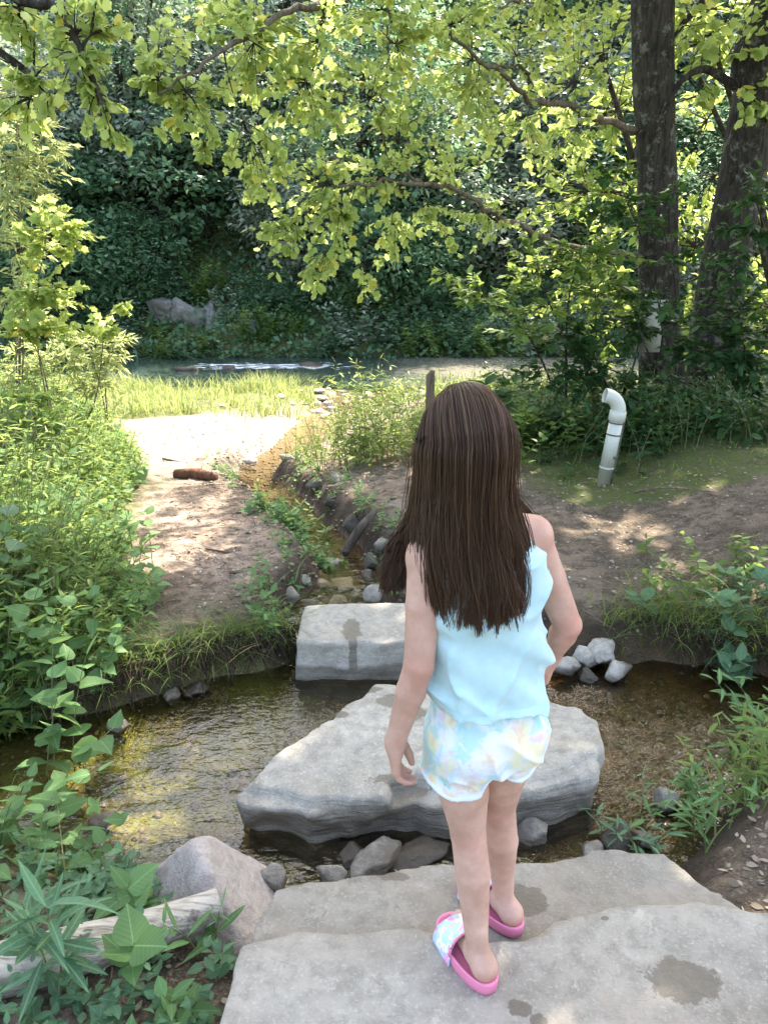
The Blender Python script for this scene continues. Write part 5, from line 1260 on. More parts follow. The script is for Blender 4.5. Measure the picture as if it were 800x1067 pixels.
    for lab, (bx, by), cl, tm, sz, mat, per in [
        ('feathery willow-like shrub rising at the left edge of the view', (-3.1, 6.4), [(20, 130, 35, 30, 6.2, 12), (40, 170, 35, 30, 6.3, 11), (10, 200, 35, 40, 6.2, 12), (15, 90, 30, 25, 6.2, 8), (60, 200, 25, 25, 6.3, 7), (20, 260, 40, 30, 6.2, 16), (15, 310, 40, 30, 6.1, 14), (50, 330, 40, 30, 6.1, 14), (60, 150, 25, 30, 6.3, 8), (5, 160, 30, 40, 6.2, 10)], LANCE2, .085, 'lime3', 15),
        ('lime green shrub with lobed leaves leaning right at the left bank', (-2.6, 6.0), [(50, 235, 40, 25, 5.9, 9), (85, 250, 25, 20, 5.9, 6), (30, 300, 45, 30, 5.8, 10), (110, 335, 24, 16, 5.9, 5), (125, 318, 10, 12, 5.9, 2), (75, 310, 35, 20, 5.9, 6), (20, 340, 40, 25, 5.8, 8), (60, 345, 40, 25, 5.8, 7), (40, 270, 40, 25, 5.9, 6)], LOBED, .062, 'lime', 13),
        ('bushy willow shrub with drooping narrow leaves above the grass', (-2.55, 7.0), [(90, 355, 35, 20, 6.9, 12), (60, 375, 40, 20, 6.8, 12), (115, 380, 28, 18, 6.9, 10), (35, 390, 40, 25, 6.7, 11), (90, 400, 40, 20, 6.8, 14), (40, 360, 40, 25, 6.7, 14), (120, 355, 20, 14, 6.9, 7), (20, 400, 40, 30, 6.6, 14)], LANCE2, .085, 'lime3', 15),
        ('small dark shrub among the left bank weeds', (-2.3, 5.2), [(30, 420, 30, 25, 5.1, 8), (15, 450, 30, 25, 5.0, 8), (60, 440, 25, 20, 5.1, 6)], OVATE, .07, 'mid', 9)]:
        b = np.array([bx, by, gz(bx, by)]); c = px_clusters([(*q[:5], int(q[5] * 1.6)) for q in cl]); stems = [[b + (q[0] - b) * .55 + rng.normal(0, .1, 3), q[0]] for q in c[::3]]
        cluster_plant('shrub', lab, 'shrub', b, stems, c, tm, sz, M[mat], G, per, .008, .3, bark=M['barkpale'], nup=.6, jit=.7, droop=-.15)
    # plants behind the girl and beyond the path
    G = 'bushes beside the stream path'
    def bush(lab, x, y, n, H, nl, size, tm, mat, spread=.3, lean=.5, name='bush'):
        b = np.array([x, y, gz(x, y)]); root = thing(name, lab, 'bush', b, G); st = MB(); L = Leaves()
        px = x + rng.normal(0, spread, n); py = y + rng.normal(0, spread * .7, n); P = on_g(px, py)
        stems_field(st, L, P, H * rng.uniform(.55, 1.1, n) * np.exp(-((px - x) / (2.2 * spread)) ** 2 * .6), nl, size, lean)
        tag(st.build('stem', M['stem'], root, True), kind='stuff'); L.build('foliage', tm, M[mat], root)
    bush('lush narrow-leaved bush left of the girl\'s head beside the path', -.12, 6.3, 110, .85, 16, .13, LANCE, 'lime2', .30)
    bush('rounded weedy bush directly behind the girl\'s hair',   .55, 6.6, 90, .46, 13, .12, LANCE, 'lime2', .34)
    bush('green weed clump right of the girl\'s hair', 1.05, 6.1, 80, .42, 12, .11, OVATE, 'mid', .30)
    bush('yellow-green weeds in the sun between the girl and the river', 1.5, 8.6, 110, .30, 10, .12, LANCE, 'lime2', .6)
    bush('low dark weed clump left of the pipe', 1.42, 6.2, 50, .40, 12, .10, OVATE, 'dark', .22)
    bush('leafy weeds at the base of the shrubs right of the pipe', 2.1, 5.75, 70, .36, 12, .09, OVATE, 'dark', .3)
    bush('dark weeds at the right edge of the view under the leaning trunk', 2.95, 5.7, 80, .42, 12, .09, OVATE, 'dark', .35)
    bush('tall sunny weeds at the bend of the stream', -.05, 9.2, 70, .34, 10, .12, LANCE, 'lime2', .5)
    bush('small green clump on the left edge of the stream', -.62, 4.95, 26, .22, 10, .09, OVATE, 'weed', .12)
    bush('pale green clump on the bar above the stream', -.62, 6.7, 34, .38, 12, .08, LANCE, 'lime2', .14)
    bush('second small green clump nearer the stream stones', -.42, 4.35, 16, .15, 8, .07, OVATE, 'weed', .08)

def tree_mesh(nclump, per, rad, h0, leaf, seed, tmpl=OVAL2):
    """one forest tree: trunk with limbs, crown of leaf clumps spread through its volume (local coordinates)"""
    r = np.random.default_rng(seed); tr = MB(); H = h0 + rad[2] * 1.4
    add_tube(tr, [(0, 0, -.4), (.05, 0, h0 * .6), (r.normal(0, .15), r.normal(0, .15), H)], [.17, .13, .04], 9, 16, .15, seed)
    L = Leaves(); n = nclump
    d = unit(r.standard_normal((n, 3))); rr = r.uniform(.35, 1.0, n) ** .6
    c = d * rr[:, None] * np.array(rad) * (1 + .25 * fbm(d[:, 0] * 2 + seed, d[:, 1] * 2, d[:, 2] * 2, seed))[:, None] + np.array([0, 0, h0 + rad[2]])
    for i in range(0, n, max(1, n // 10)):
        z = c[i, 2] * .55; add_tube(tr, [(0, 0, z), tuple((np.array([0, 0, z]) + c[i]) / 2 + [0, 0, .15]), tuple(c[i])], [.06, .035, .012], 5, 8)
    cs = r.uniform(.28, .55, n)
    P = np.repeat(c, per, 0) + r.standard_normal((n * per, 3)) * np.repeat(cs, per)[:, None] * np.array([.75, .75, .34])
    D = unit(np.repeat(d, per, 0) * [1, 1, .2] * .7 + r.standard_normal((n * per, 3)) * [.8, .8, .35] + [0, 0, -.25])
    N = UP + r.normal(0, .45, (n * per, 3)) + np.repeat(d, per, 0) * .25
    L.add(P, D, N, leaf * r.uniform(.6, 1.3, n * per))
    V, F, uv = L.mesh(tmpl)
    Vt = np.concatenate(tr.V); Ft = [np.concatenate(tr.F4), np.concatenate(tr.F3)]
    return raw_mesh('trunk', Vt, Ft, M['bark']), (V, F, uv)

def build_far_bank():
    G = 'trees of the wooded hillside across the river'; r = np.random.default_rng(15)
    protos = []
    for k in range(4):
        tm, (V, F, uv) = tree_mesh(170, 32, [(2.3, 2.1, 2.0), (1.9, 1.9, 2.6), (2.7, 2.3, 1.8), (1.7, 1.7, 1.9)][k], [.3, 1.8, .1, .1][k], [.19, .17, .20, .17][k], 60 + k, OVAL2)
        protos.append((tm, [raw_mesh('crown', V, F, M[m_], False, uv) for m_ in ('hill', 'hill2')]))
    lab = {'hill': 'dark blue-green tree among many on the shaded hillside across the river', 'hill2': 'pale grey-green tree with sunlight painted into its leaf colour on the hillside across the river'}
    pts = []
    for row, y in enumerate([20.5, 21.7, 23.0, 24.6, 26.4, 28.6, 31.0, 34.0]):
        half = y * .84 + 2.5; n = int(2 * half / 2.05)
        for i in range(n): pts.append((-half + 2 * half * (i + .5) / n + r.normal(0, .5), y + r.normal(0, .4), row))
    for x, y, row in pts:
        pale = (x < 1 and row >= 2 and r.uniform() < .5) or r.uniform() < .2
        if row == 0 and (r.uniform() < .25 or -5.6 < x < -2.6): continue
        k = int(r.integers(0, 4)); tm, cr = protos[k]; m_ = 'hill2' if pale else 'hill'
        s = r.uniform(.75, 1.15) * (.8 if row == 0 else 1)
        t = thing('tree', lab[m_], 'tree', (x, y, gz(x, y) - .1), G + (' with sunlight painted into the leaves' if pale else ' in shade'))
        t.rotation_euler = (0, 0, r.uniform(0, 6.28)); t.scale = (s, s, s * r.uniform(.85, 1.15))
        for nm, me in (('trunk', tm), ('crown', cr[1 if pale else 0])):
            o = bpy.data.objects.new(nm, me); COL.objects.link(o); o.parent = t
    # brush on the shore
    st = MB(); L = Leaves(); n = 26; stems_field(st, L, np.column_stack([rng.normal(0, .35, n), rng.normal(0, .3, n), np.zeros(n)]), rng.uniform(.5, 1.1, n), 26, .17, .6)
    V, F, uv = L.mesh(OVAL2); mf = [raw_mesh('foliage', V, F, M[q], False, uv) for q in ('hill', 'hill2', 'mid')]
    ms = raw_mesh('stem', np.concatenate(st.V), np.concatenate(st.F4), M['bark'])
    labs = ['dark low bush on the shaded far shore', 'greyish bush along the far shore', 'mid-green bush along the far shore']
    for i in range(110):
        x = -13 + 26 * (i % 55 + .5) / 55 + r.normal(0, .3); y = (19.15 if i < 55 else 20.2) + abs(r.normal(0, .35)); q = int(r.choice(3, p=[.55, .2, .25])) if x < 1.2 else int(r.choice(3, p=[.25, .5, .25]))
        t = thing('bush', labs[q], 'bush', (x, y, gz(x, y)), ['dark bushes on the far shore', 'greyish bushes on the far shore', 'green bushes on the far shore'][q]); s = r.uniform(.6, 1.25)
        t.scale = (s, s, s * r.uniform(.55, 1.05)); t.location.z -= .12; t.rotation_euler = (0, 0, r.uniform(0, 6))
        for nm, me in (('stem', ms), ('foliage', mf[q])):
            o = bpy.data.objects.new(nm, me); COL.objects.link(o); o.parent = t
            if nm == 'stem': o['kind'] = 'stuff'
    # creepers and seedlings that carpet the slope
    n = 34000; y = rng.uniform(19.4, 34, n); x = rng.uniform(-1, 1, n) * (y * .9 + 3); L = Leaves()
    P = on_g(x, y); y2 = 18.95 + 3.3 * rng.uniform(0, 1, 17000) ** 1.3; x2 = rng.uniform(-1, 1, 17000) * 15; P = np.concatenate([P, on_g(x2, y2)]); n = len(P)
    P[:, 2] += np.abs(rng.normal(0, .28, n))
    L.add(P, rand_dir(n, -.1, .6), UP + np.array([0, -.6, 0]) + rng.normal(0, .5, (n, 3)), .17 * rng.uniform(.5, 1.3, n))
    tag(L.build('hillside_undergrowth', OVAL2, M['hill']), 'carpet of dark creepers and seedlings over the far slope', 'undergrowth', kind='stuff')

def in_poly(n, poly, dens=None):
    poly = np.asarray(poly, float); out = []
    while sum(len(o) for o in out) < n:
        x = rng.uniform(poly[:, 0].min(), poly[:, 0].max(), n); y = rng.uniform(poly[:, 1].min(), poly[:, 1].max(), n)
        m = poly_sd(x, y, poly) < 0
        if dens is not None: m &= rng.uniform(size=n) < dens(x, y)
        out.append(np.column_stack([x, y])[m])
    return np.concatenate(out)[:n]
def dry(x, y, m=.03):
    d, sz, w = stream_info(x, y)
    return (poly_sd(x, y, POOL) > m) & (d > w + .05)

def build_ground_cover():
    # tall sunny grass between the sandbank and the river
    q = in_poly(6500, [(-5.4, 9.4), (-2.6, 9.9), (-1.6, 9.6), (-1.0, 10.4), (-1.05, 12.2), (-1.1, 13.9), (-7, 13.9), (-6.5, 9.5)], lambda x, y: np.clip(.15 + 1.5 * (fbm(x * .9, y * .9, seed=61) + .25), .05, 1))
    P = on_g(q[:, 0], q[:, 1]); V, F, uv = blades(P, rng.uniform(.10, .36, len(P)) * (1 + .7 * fbm(P[:, 0] * 1.5, P[:, 1] * 1.5, seed=62)), rng.uniform(.008, .018, len(P)), rng.uniform(0, .5, len(P)), rng.uniform(.1, 1.1, len(P)))
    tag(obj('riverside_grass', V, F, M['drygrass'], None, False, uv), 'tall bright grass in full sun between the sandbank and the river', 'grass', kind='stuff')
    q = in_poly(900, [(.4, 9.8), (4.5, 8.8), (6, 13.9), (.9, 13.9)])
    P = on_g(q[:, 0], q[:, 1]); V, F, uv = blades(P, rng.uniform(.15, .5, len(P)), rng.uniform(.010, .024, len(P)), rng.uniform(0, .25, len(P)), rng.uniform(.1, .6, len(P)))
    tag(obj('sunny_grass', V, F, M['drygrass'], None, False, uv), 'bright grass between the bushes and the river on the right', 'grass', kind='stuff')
    # left bank: weeds, grasses, seedlings, too many to count
    edge = lambda y: np.interp(y, [2.4, 2.9, 3.3, 4.0, 4.8, 6.0, 7.0, 8.2, 9.6], [-1.45, -1.1, -1.12, -1.45, -1.72, -1.9, -2.3, -3.2, -4.0])
    yy = 2.5 + 6.8 * rng.uniform(0, 1, 22000) ** 1.25; xx = edge(yy) - .10 - rng.exponential(.95, len(yy)) + rng.normal(0, .08, len(yy)); k = (xx > -5.2) & dry(xx, yy, -.02); xx, yy = xx[k], yy[k]
    n = len(xx); P = on_g(xx, yy); inside = smooth(0, .6, edge(yy) - xx)
    mb = MB(); a = np.arange(n) < n * .42
    V, F, uv = blades(P[a], rng.uniform(.12, .34, a.sum()) * (.6 + .9 * inside[a]), rng.uniform(.004, .010, a.sum()), rng.uniform(.05, .5, a.sum()), rng.uniform(.3, 1.1, a.sum())); mb.add(V, F, uv)
    o = mb.build('bank_grass', M['grass'], None, False); tag(o, 'long grass growing all through the left bank', 'grass', kind='stuff')
    idx = np.where(~a)[0]; st = MB(); LA = Leaves(); LB = Leaves(); LC = Leaves()
    c1, c2, c3 = idx[:1500], idx[1500:3000], idx[3000:3900]
    stems_field(st, LA, P[c1], rng.uniform(.18, .55, len(c1)) * (.45 + .75 * inside[c1]), 9, .11, .5)
    stems_field(st, LB, P[c2], rng.uniform(.12, .40, len(c2)) * (.45 + .75 * inside[c2]), 8, .085, .4)
    LD = Leaves(); stems_field(st, LD, P[idx[3900:4500]], rng.uniform(.12, .45, len(idx[3900:4500])) * (.5 + .75 * inside[idx[3900:4500]]), 6, .11, .4); mb = MB(); LD.into(mb, BROAD); tag(mb.build('undergrowth', M['weed'], None, False), 'broad-leaved seedlings mixed into the left bank weeds', 'undergrowth', kind='stuff')
    stems_field(st, LC, P[c3], rng.uniform(.35, .85, len(c3)) * (.3 + .8 * inside[c3]), 13, .10, .35)
    mb = MB(); LA.into(mb, LANCE); o = mb.build('undergrowth', M['mid'], None, False); tag(o, 'dense narrow-leaved weeds over the left bank', 'undergrowth', kind='stuff')
    mb = MB(); LB.into(mb, OVATE); o = mb.build('undergrowth', M['weed'], None, False); tag(o, 'dense oval-leaved seedlings under the left bank weeds', 'undergrowth', kind='stuff')
    mb = MB(); LC.into(mb, SLIM); o = mb.build('undergrowth', M['lime2'], None, False); tag(o, 'tall light green weeds standing out of the left bank growth', 'undergrowth', kind='stuff')
    o = st.build('undergrowth_stems', M['stem'], None); tag(o, 'thin stems of the left bank weeds', 'stems', kind='stuff')
    # grass hanging over the cut bank above the pool, and along its other edges
    mb = MB()
    for pts, n, h, spread in ((((-1.35, 2.62), (-.95, 2.84), (-.72, 2.96), (-.47, 3.10), (-.40, 3.16)), 1500, (.06, .20), .10), (((1.15, 3.12), (1.45, 3.06), (1.75, 2.9), (2.3, 2.84)), 1100, (.12, .34), .13), (((.98, 1.98), (1.25, 2.28), (1.55, 2.42), (2.1, 2.42)), 420, (.08, .24), .10), (((-2.0, 2.1), (-1.25, 1.95), (-.8, 1.78)), 200, (.06, .2), .09)):
        p = np.array(pts); t_ = rng.uniform(0, len(p) - 1.001, n); i = t_.astype(int); q = p[i] + (p[i + 1] - p[i]) * (t_ - i)[:, None] + rng.normal(0, spread, (n, 2))
        P = on_g(q[:, 0], q[:, 1]); kk = P[:, 2] > WZ + .02; P = P[kk]; n = len(P)
        az = rng.normal(-1.57 if pts[0][1] > 2.5 else 1.4, 1.1, n)
        mb.add(*blades(P, rng.uniform(*h, n), rng.uniform(.003, .008, n), rng.uniform(.1, .7, n), rng.uniform(.4, 1.5, n), 5, az))
    o = mb.build('pool_edge_grass', M['grass'], None, False); tag(o, 'fine grass drooping over the banks of the pool', 'grass', kind='stuff')
    pr = []
    for pts, n in ((((-1.3, 2.60), (-.95, 2.82), (-.72, 2.94), (-.47, 3.07), (-.38, 3.14)), 260), (((1.25, 3.10), (1.5, 3.04), (1.75, 2.9)), 110)):
        p = np.array(pts); t_ = rng.uniform(0, len(p) - 1.001, n); i = t_.astype(int); q = p[i] + (p[i + 1] - p[i]) * (t_ - i)[:, None]
        ln = rng.uniform(.06, .2, n); tt = np.linspace(0, 1, 6)[None, :, None]; top = np.column_stack([q, np.full(n, -.15) + rng.normal(0, .025, n)])
        end = top + np.column_stack([rng.normal(0, .06, n), -rng.uniform(.03, .12, n), -ln * .8]); mid = (top + end) / 2 + rng.normal(0, .02, (n, 3)) + [0, -.02, .03]
        pr.append((1 - tt) ** 2 * top[:, None] + 2 * tt * (1 - tt) * mid[:, None] + tt ** 2 * end[:, None])
    pr = np.concatenate(pr); V, F = tubes(pr, np.broadcast_to(np.linspace(.0028, .001, 6), (len(pr), 6)) * rng.uniform(.5, 1.5, (len(pr), 1)), 4)
    tag(obj('bank_roots', V, F, bark_mat('root_bark', (.030, .020, .013), (.12, .085, .055))), 'fine dark roots and stalks hanging from the cut banks of the pool', 'roots', kind='stuff')
    # mossy turf and low weeds on the right, under the trees
    q = in_poly(2600, [(.75, 5.35), (1.5, 5.0), (2.6, 4.9), (4.4, 5.0), (5, 8.5), (1.0, 8.5), (.6, 6.5)], lambda x, y: .35 + .65 * smooth(4.9, 5.9, y)); P = on_g(q[:, 0], q[:, 1]); mb = MB(); n = len(P)
    V, F, uv = blades(P, rng.uniform(.02, .10, n) * (1 + .9 * smooth(5.4, 6.4, P[:, 1])), rng.uniform(.004, .009, n), rng.uniform(.1, .8, n), rng.uniform(.2, 1.2, n)); mb.add(V, F, uv)
    o = mb.build('woodland_turf', M['mid'], None, False); tag(o, 'thin turf on the mossy ground under the trees at right', 'grass', kind='stuff')
    st = MB(); L = Leaves(); q = in_poly(900, [(1.2, 5.6), (2.0, 5.45), (4.6, 5.3), (6, 9.5), (1.2, 9.5)]); P = on_g(q[:, 0], q[:, 1]); n = len(P)
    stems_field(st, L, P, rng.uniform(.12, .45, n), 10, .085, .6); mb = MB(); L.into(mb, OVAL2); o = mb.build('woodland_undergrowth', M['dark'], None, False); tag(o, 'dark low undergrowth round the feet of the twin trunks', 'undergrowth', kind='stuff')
    o = st.build('woodland_stems', M['stem'], None); tag(o, 'stems of the dark undergrowth', 'stems', kind='stuff')
    # small seedlings of the foreground soil
    st = MB(); L = Leaves(); q = in_poly(420, [(-1.6, 1.0), (-.36, .98), (-.34, 1.42), (-.62, 1.74), (-1.0, 1.9), (-1.7, 2.05)]); P = on_g(q[:, 0], q[:, 1]); n = len(P)
    stems_field(st, L, P, rng.uniform(.04, .13, n), 6, .045, .4, srad=.0015); mb = MB(); L.into(mb, OVATE); o = mb.build('seedlings', M['weedblue'], None, False); tag(o, 'small seedlings covering the soil round the driftwood log', 'seedlings', kind='stuff')
    # leaf litter, twigs, gravel
    st = MB(); L = Leaves(); ii = rng.integers(3, 46, 120); w_ = np.interp(STREAM[ii, 1], [3.2, 5, 6.5, 9], [.24, .28, .34, .5]); q = STREAM[ii] + np.column_stack([w_ * rng.choice([-1, 1], 120, p=[.4, .6]) * rng.uniform(.9, 1.6, 120), rng.normal(0, .1, 120)])
    P = on_g(q[:, 0], q[:, 1]); stems_field(st, L, P, rng.uniform(.04, .14, len(P)), 7, .05, .6, srad=.0015); mb = MB(); L.into(mb, OVATE); mb.add(*blades(np.repeat(P, 3, 0), rng.uniform(.05, .16, 360), rng.uniform(.003, .007, 360), rng.uniform(.1, .7, 360), rng.uniform(.3, 1.3, 360)))
    tag(mb.build('stream_edge_seedlings', M['weed'], None, False), 'small plants and grass along the banks of the little stream', 'seedlings', kind='stuff')
    r = np.random.default_rng(3)
    q = np.concatenate([in_poly(1500, [(.5, 3.2), (4, 3.2), (4, 5.8), (.3, 6.2), (.2, 4)]), in_poly(420, [(-1.3, 3.3), (-.45, 3.3), (-.6, 5.8), (-1.6, 6.2)]), in_poly(300, [(.8, 1.45), (1.6, 1.4), (1.7, 2.3), (1.2, 2.2)]), in_poly(260, [(-1.5, 1.0), (-.36, .98), (-.34, 1.5), (-.8, 1.8)])])
    k = dry(q[:, 0], q[:, 1]); q = q[k]; P = on_g(q[:, 0], q[:, 1]); P[:, 2] += .004; n = len(P); L = Leaves()
    L.add(P, rand_dir(n, 0, .12), UP + rng.normal(0, .22, (n, 3)), rng.uniform(.010, .036, n)); tag(L.build('leaf_litter', OVATE, M['litter']), 'dry fallen leaves and bits scattered over the dirt', 'leaf litter', kind='stuff')
    mb = MB()
    for j in range(170):
        i = r.integers(0, n); a = P[i] + [0, 0, .002]; an = r.uniform(0, 6.28); ln = r.uniform(.04, .2); b = a + np.array([math.cos(an), math.sin(an), 0]) * ln; b[2] = gz(b[0], b[1]) + .006
        m_ = (a + b) / 2 + [r.normal(0, .01), r.normal(0, .01), .006]; add_tube(mb, [a, m_, b], [.002, .0025, .001], 4, 5)
    tag(mb.build('fallen_twigs', bark_mat('dry_twig', (.12, .09, .065), (.26, .21, .16)), None), 'thin dry twigs scattered over the dirt', 'twigs', kind='stuff')
    Vb, Fb = rock_blob(1, (1, 1, .6), 3, .3)
    t = NT('gravel_stone'); ri = t.n('ShaderNodeNewGeometry').outputs['Random Per Island']; gm = t.out(t.pbsdf(col=t.ramp(ri, [(0, (.09, .07, .05)), (.6, (.20, .16, .12)), (1, (.38, .34, .28))]), rough=.75))
    gd = NT('bed_stone'); ri = gd.n('ShaderNodeNewGeometry').outputs['Random Per Island']; gd = gd.out(gd.pbsdf(col=gd.ramp(ri, [(0, (.05, .038, .022)), (.6, (.12, .09, .05)), (1, (.24, .19, .12))]), rough=.6))
    def gravel(name, lab, Q, s, gm=gm):
        nn = len(Q); V = Q[:, None] + Vb[None] * (s[:, None, None] * r.uniform(.6, 1.4, (nn, 1, 3))); F = (np.arange(nn)[:, None, None] * len(Vb) + Fb[None]).reshape(-1, 3)
        tag(obj(name, V.reshape(-1, 3), F, gm), lab, 'gravel', kind='stuff')
    t_ = r.uniform(0, len(STREAM) * .62, 1500).astype(int); q = STREAM[t_] + r.normal(0, .24, (1500, 2)); gravel('stream_gravel', 'small stones along the bed and edges of the little stream', on_g(q[:, 0], q[:, 1]), r.uniform(.006, .028, 1500), gd)
    q = in_poly(520, POOL, lambda x, y: (x < 3) & (x > -2.2)); gravel('pool_gravel', 'small stones on the bed of the pool', on_g(q[:, 0], q[:, 1]), r.uniform(.006, .034, len(q)), gd)
    e = np.array(POOL); i = r.integers(0, len(e), 700); f_ = r.uniform(0, 1, (700, 1)); q = e[i] * f_ + np.roll(e, -1, 0)[i] * (1 - f_) + r.normal(0, .05, (700, 2)); gravel('bank_gravel', 'small stones along the waterline of the pool', on_g(q[:, 0], q[:, 1]), r.uniform(.004, .017, 700), gd)
    q = np.concatenate([in_poly(900, [(-2.4, 6.2), (-1.2, 5.6), (-.9, 8), (-.7, 10), (-3.2, 9)]), in_poly(700, [(.4, 3.3), (3, 3.3), (3, 5), (.4, 5.5)]), in_poly(450, [(-1.3, 3.3), (-.5, 3.3), (-.7, 5.8), (-1.6, 6.2)])]); q = q[dry(q[:, 0], q[:, 1])]
    gravel('path_pebbles', 'pebbles scattered over the dirt and the sandbank', on_g(q[:, 0], q[:, 1]), r.uniform(.003, .016, len(q)))

def build_plants():
    """single plants one can point to, nearest the camera"""
    def plant(name, lab, cat, base, n, H, nl, size, tm, mat, spread=.03, lean=.4, pairs=False, group=None, leafup=.1, dirs=None, srad=.003, start=.25, top_small=.4, nj=.3):
        b = np.array([base[0], base[1], gz(base[0], base[1])]) if len(base) == 2 else np.array(base); root = thing(name, lab, cat, b, group); st = MB(); L = Leaves()
        P = on_g(b[0] + rng.normal(0, spread, n), b[1] + rng.normal(0, spread, n))
        if len(base) == 3: P[:, 2] = b[2]
        stems_field(st, L, P, H * rng.uniform(.75, 1.15, n), nl, size, lean, leafup, srad, None if dirs is None else np.full(n, dirs) + rng.normal(0, .4, n), top_small=top_small, start=start, pairs=pairs, nj=nj)
        v, q = np.concatenate(st.V).reshape(n, -1, 3), np.concatenate(st.F4)[:len(np.concatenate(st.F4)) // n]
        for i in range(n): obj('stem', v[i], q, M['stem'], root)
        L.build('foliage', tm, M[mat], root)
    q = at_y(520, 460, 5.5); plant('young_plant', 'upright young plant with big dark pointed leaves above the girl\'s head', 'plant', (q[0] + .03, q[1]), 3, .80, 16, .15, OVATE, 'dark', .05, .10, True, start=.6, top_small=.2)
    G = 'broad-leaved plants at the left edge'
    plant('broadleaf_plant', 'tall broad-leaved plant at the left edge with big rounded leaves over the weeds', 'plant', (-1.16, 2.30), 3, .62, 9, .135, BROAD, 'weed', .05, .35, group=G, dirs=.5)
    plant('broadleaf_plant', 'broad-leaved plant leaning over the pool at the left with paired pale leaves', 'plant', (-1.12, 2.02), 3, .36, 8, .115, BROAD, 'weed', .05, .55, group=G, dirs=.2)
    plant('broadleaf_plant', 'low broad-leaved plant with one leafy stem at the left water edge', 'plant', (-1.0, 1.80), 4, .22, 7, .10, BROAD, 'weed', .06, .5, group=G, dirs=.3)
    plant('broadleaf_plant', 'bushy broad-leaved plant at the left edge above the driftwood log', 'plant', (-1.02, 1.56), 6, .22, 8, .095, BROAD, 'weed', .09, .4, group=G)
    plant('broadleaf_plant', 'dark broad-leaved plant at the far left with a leaf cut by the frame', 'plant', (-1.75, 2.9), 4, .55, 10, .14, BROAD, 'weedblue', .08, .35, group=G)
    for lab, bx, by, H, nl, sz, sp in [('broad-leaved plant with light green leaves at the left edge just above the pool', -1.45, 2.62, .5, 10, .13, .07), ('leafy plant of heart-shaped leaves where the left bank meets the hanging grass', -1.22, 2.75, .34, 9, .10, .06), ('broad-leaved plant standing out of the weeds halfway along the left bank', -1.75, 3.55, .5, 10, .12, .08), ('pale broad-leaved plant at the path side of the left bank', -1.42, 3.9, .36, 9, .10, .06), ('large-leaved plant deep in the left bank weeds by the frame edge', -2.3, 3.9, .75, 11, .15, .09)]:
        plant('broadleaf_plant', lab, 'plant', (bx, by), 4, H, nl, sz, BROAD, 'weed', sp, .35, group=G)
    G = 'weeds round the driftwood log'
    plant('lance_leaved_plant', 'upright plant with long narrow drooping leaves in front of the log at the left', 'plant', (-.735, 1.30), 2, .26, 17, .15, SLIM, 'weedblue', .012, .12, group=G, leafup=.25, start=.3, top_small=.25)
    plant('nettle', 'nettle with four broad toothed leaves standing before the middle of the log', 'plant', (-.585, 1.27), 1, .15, 6, .105, BROAD, 'weed', .01, .1, True, group=G, leafup=.25, start=.6, top_small=.1)
    plant('nettle', 'pair of wrinkled green leaves between the log and the wedge-shaped boulder', 'plant', (-.61, 1.53), 2, .12, 5, .10, BROAD, 'weed', .02, .3, group=G, leafup=.15, start=.6, top_small=.1)
    plant('weed', 'leafy weed by the left corner of the stone step', 'plant', (-.39, 1.20), 4, .13, 8, .075, OVATE, 'weed', .03, .4, group=G)
    plant('weed', 'tall single-leaf weed rising past the right end of the log', 'plant', (-.42, 1.42), 2, .16, 6, .10, SLIM, 'weed', .015, .3, group=G, leafup=.6)
    plant('weed', 'small round-leaved weed beneath the nettle at the bottom of the view', 'plant', (-.56, 1.17), 4, .07, 6, .05, BROAD, 'weedblue', .03, .5, group=G)
    plant('weed', 'weed with pointed leaves at the bottom edge left of the stone step', 'plant', (-.42, 1.09), 4, .12, 7, .08, OVATE, 'weed', .03, .4, group=G)
    plant('weed', 'grassy leaved weed in the lower left corner', 'plant', (-.70, 1.14), 5, .09, 7, .06, OVATE, 'weedblue', .05, .4, group=G)
    plant('weed', 'grey-green leafy weed behind the log against the pool', 'plant', (-.74, 1.66), 7, .13, 8, .065, OVATE, 'weedblue', .05, .4, group=G)
    plant('weed', 'small three-leaved weed at the pool edge above the log', 'plant', (-.86, 1.86), 2, .12, 5, .08, BROAD, 'weed', .02, .3, group=G)
    plant('weed', 'pale leafy seedling on the path edge above the hanging grass', 'plant', (-.58, 3.30), 2, .12, 5, .10, OVATE, 'weed', .02, .4, group='weeds on the far bank')
    plant('weed', 'light green weed drooping from the far bank beside the squared block', 'plant', (-.50, 3.12), 4, .12, 7, .06, OVATE, 'weed', .03, .7, group='weeds on the far bank', dirs=-1.5)
    G = 'plants on the right bank of the pool'
    plant('broadleaf_clump', 'dark clump with long broad leaves drooping to the water on the right bank', 'plant', (1.60, 3.08), 18, .15, 7, .10, OVATE, 'weedblue', .15, .9, group=G, dirs=-1.7, top_small=.1)
    plant('broadleaf_clump', 'lighter clump with pointed leaves on top of the right bank', 'plant', (1.52, 3.38), 16, .13, 8, .08, OVATE, 'mid', .16, .5, group=G)
    plant('broadleaf_clump', 'weed clump on the right bank cut by the frame', 'plant', (2.05, 3.30), 16, .20, 9, .09, OVATE, 'mid', .2, .6, group=G)
    plant('narrow_leaved_plant', 'whorled narrow-leaved plant standing in the water just right of the boulder', 'plant', (.80, 1.93), 6, .14, 9, .085, SLIM, 'weedblue', .05, .5, group=G)
    plant('narrow_leaved_plant', 'larger narrow-leaved plant on the near right shore', 'plant', (1.0, 2.06), 11, .18, 10, .095, SLIM, 'weed', .08, .5, group=G)
    plant('narrow_leaved_plant', 'bright narrow-leaved plant at the right edge of the near shore', 'plant', (1.24, 2.16), 13, .24, 11, .09, SLIM, 'lime2', .09, .4, group=G)
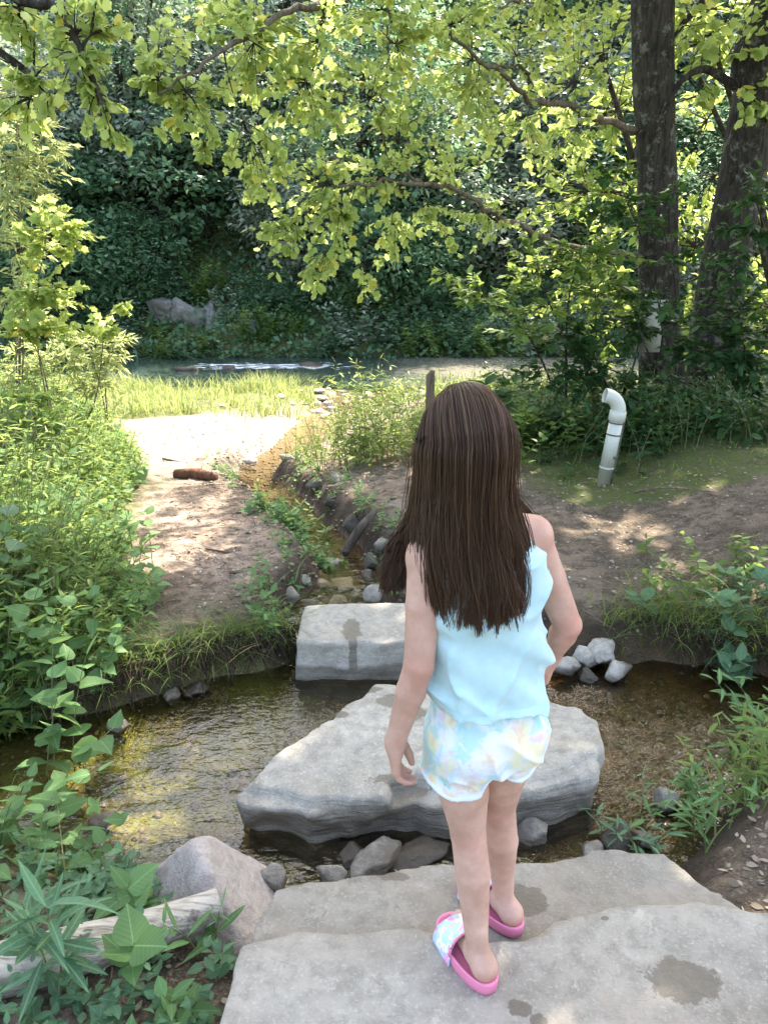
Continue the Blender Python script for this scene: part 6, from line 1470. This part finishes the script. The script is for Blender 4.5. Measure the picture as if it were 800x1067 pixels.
    plant('narrow_leaved_plant', 'arching grassy plant at the right edge above the shallow water', 'plant', (1.42, 2.42), 9, .22, 9, .14, SLIM, 'weed', .08, .6, group=G, dirs=2.6)
    plant('weed', 'small broad-leaved weed in the sun on the dirt right of the steps', 'plant', (.80, 1.62), 2, .05, 5, .07, BROAD, 'weed', .02, .6, group=G)

# ================================================================== LIGHT AND CAMERA
def build_light():
    w = bpy.data.worlds.new('World'); SC.world = w; w.use_nodes = True; nt = w.node_tree
    sk = nt.nodes.new('ShaderNodeTexSky'); sk.sky_type = 'NISHITA'; sk.sun_disc = False; sk.sun_elevation = SUN_EL; sk.sun_rotation = SUN_AZ; sk.dust_density = 3.0; sk.ozone_density = .4
    bg = nt.nodes['Background']; bg.inputs[1].default_value = .15; nt.links.new(sk.outputs[0], bg.inputs[0])
    ld = bpy.data.lights.new('sun', 'SUN'); ld.energy = 3.3; ld.angle = R(.53); ld.color = (1, .955, .88); l = bpy.data.objects.new('sun', ld); COL.objects.link(l)
    from mathutils import Vector
    l.rotation_euler = Vector(SUN).to_track_quat('Z', 'Y').to_euler(); l.location = (6, 14, 20)
    cd = bpy.data.cameras.new('camera'); c = bpy.data.objects.new('camera', cd); COL.objects.link(c)
    cd.sensor_fit = 'VERTICAL'; cd.sensor_height = 24; cd.lens = 24 * FPX / 1067; cd.clip_start = .05; cd.clip_end = 500
    c.location = (0, 0, CH); c.rotation_euler = (R(90) - TH, 0, 0); SC.camera = c
    v = SC.view_settings; v.view_transform = 'Standard'; v.look = 'None'; v.gamma = 1; v.use_curve_mapping = False; v.exposure = 2.75
    v.use_white_balance = True; v.white_balance_temperature = 7100; v.white_balance_tint = 12
    SC.render.resolution_x, SC.render.resolution_y = 767, 1024
    cy = SC.cycles; cy.max_bounces = 10; cy.transparent_max_bounces = 16; cy.diffuse_bounces = 5; cy.glossy_bounces = 4; cy.transmission_bounces = 6; cy.use_denoising = True; cy.sample_clamp_indirect = 8
    try: cy.denoiser = 'OPENIMAGEDENOISE'
    except Exception: pass
# MAIN
make_leaf_mats()
for fn in (build_light, build_ground, build_water, build_stones, build_wood, build_person, build_big_trees, build_understory, build_far_bank, build_ground_cover, build_plants):
    fn()
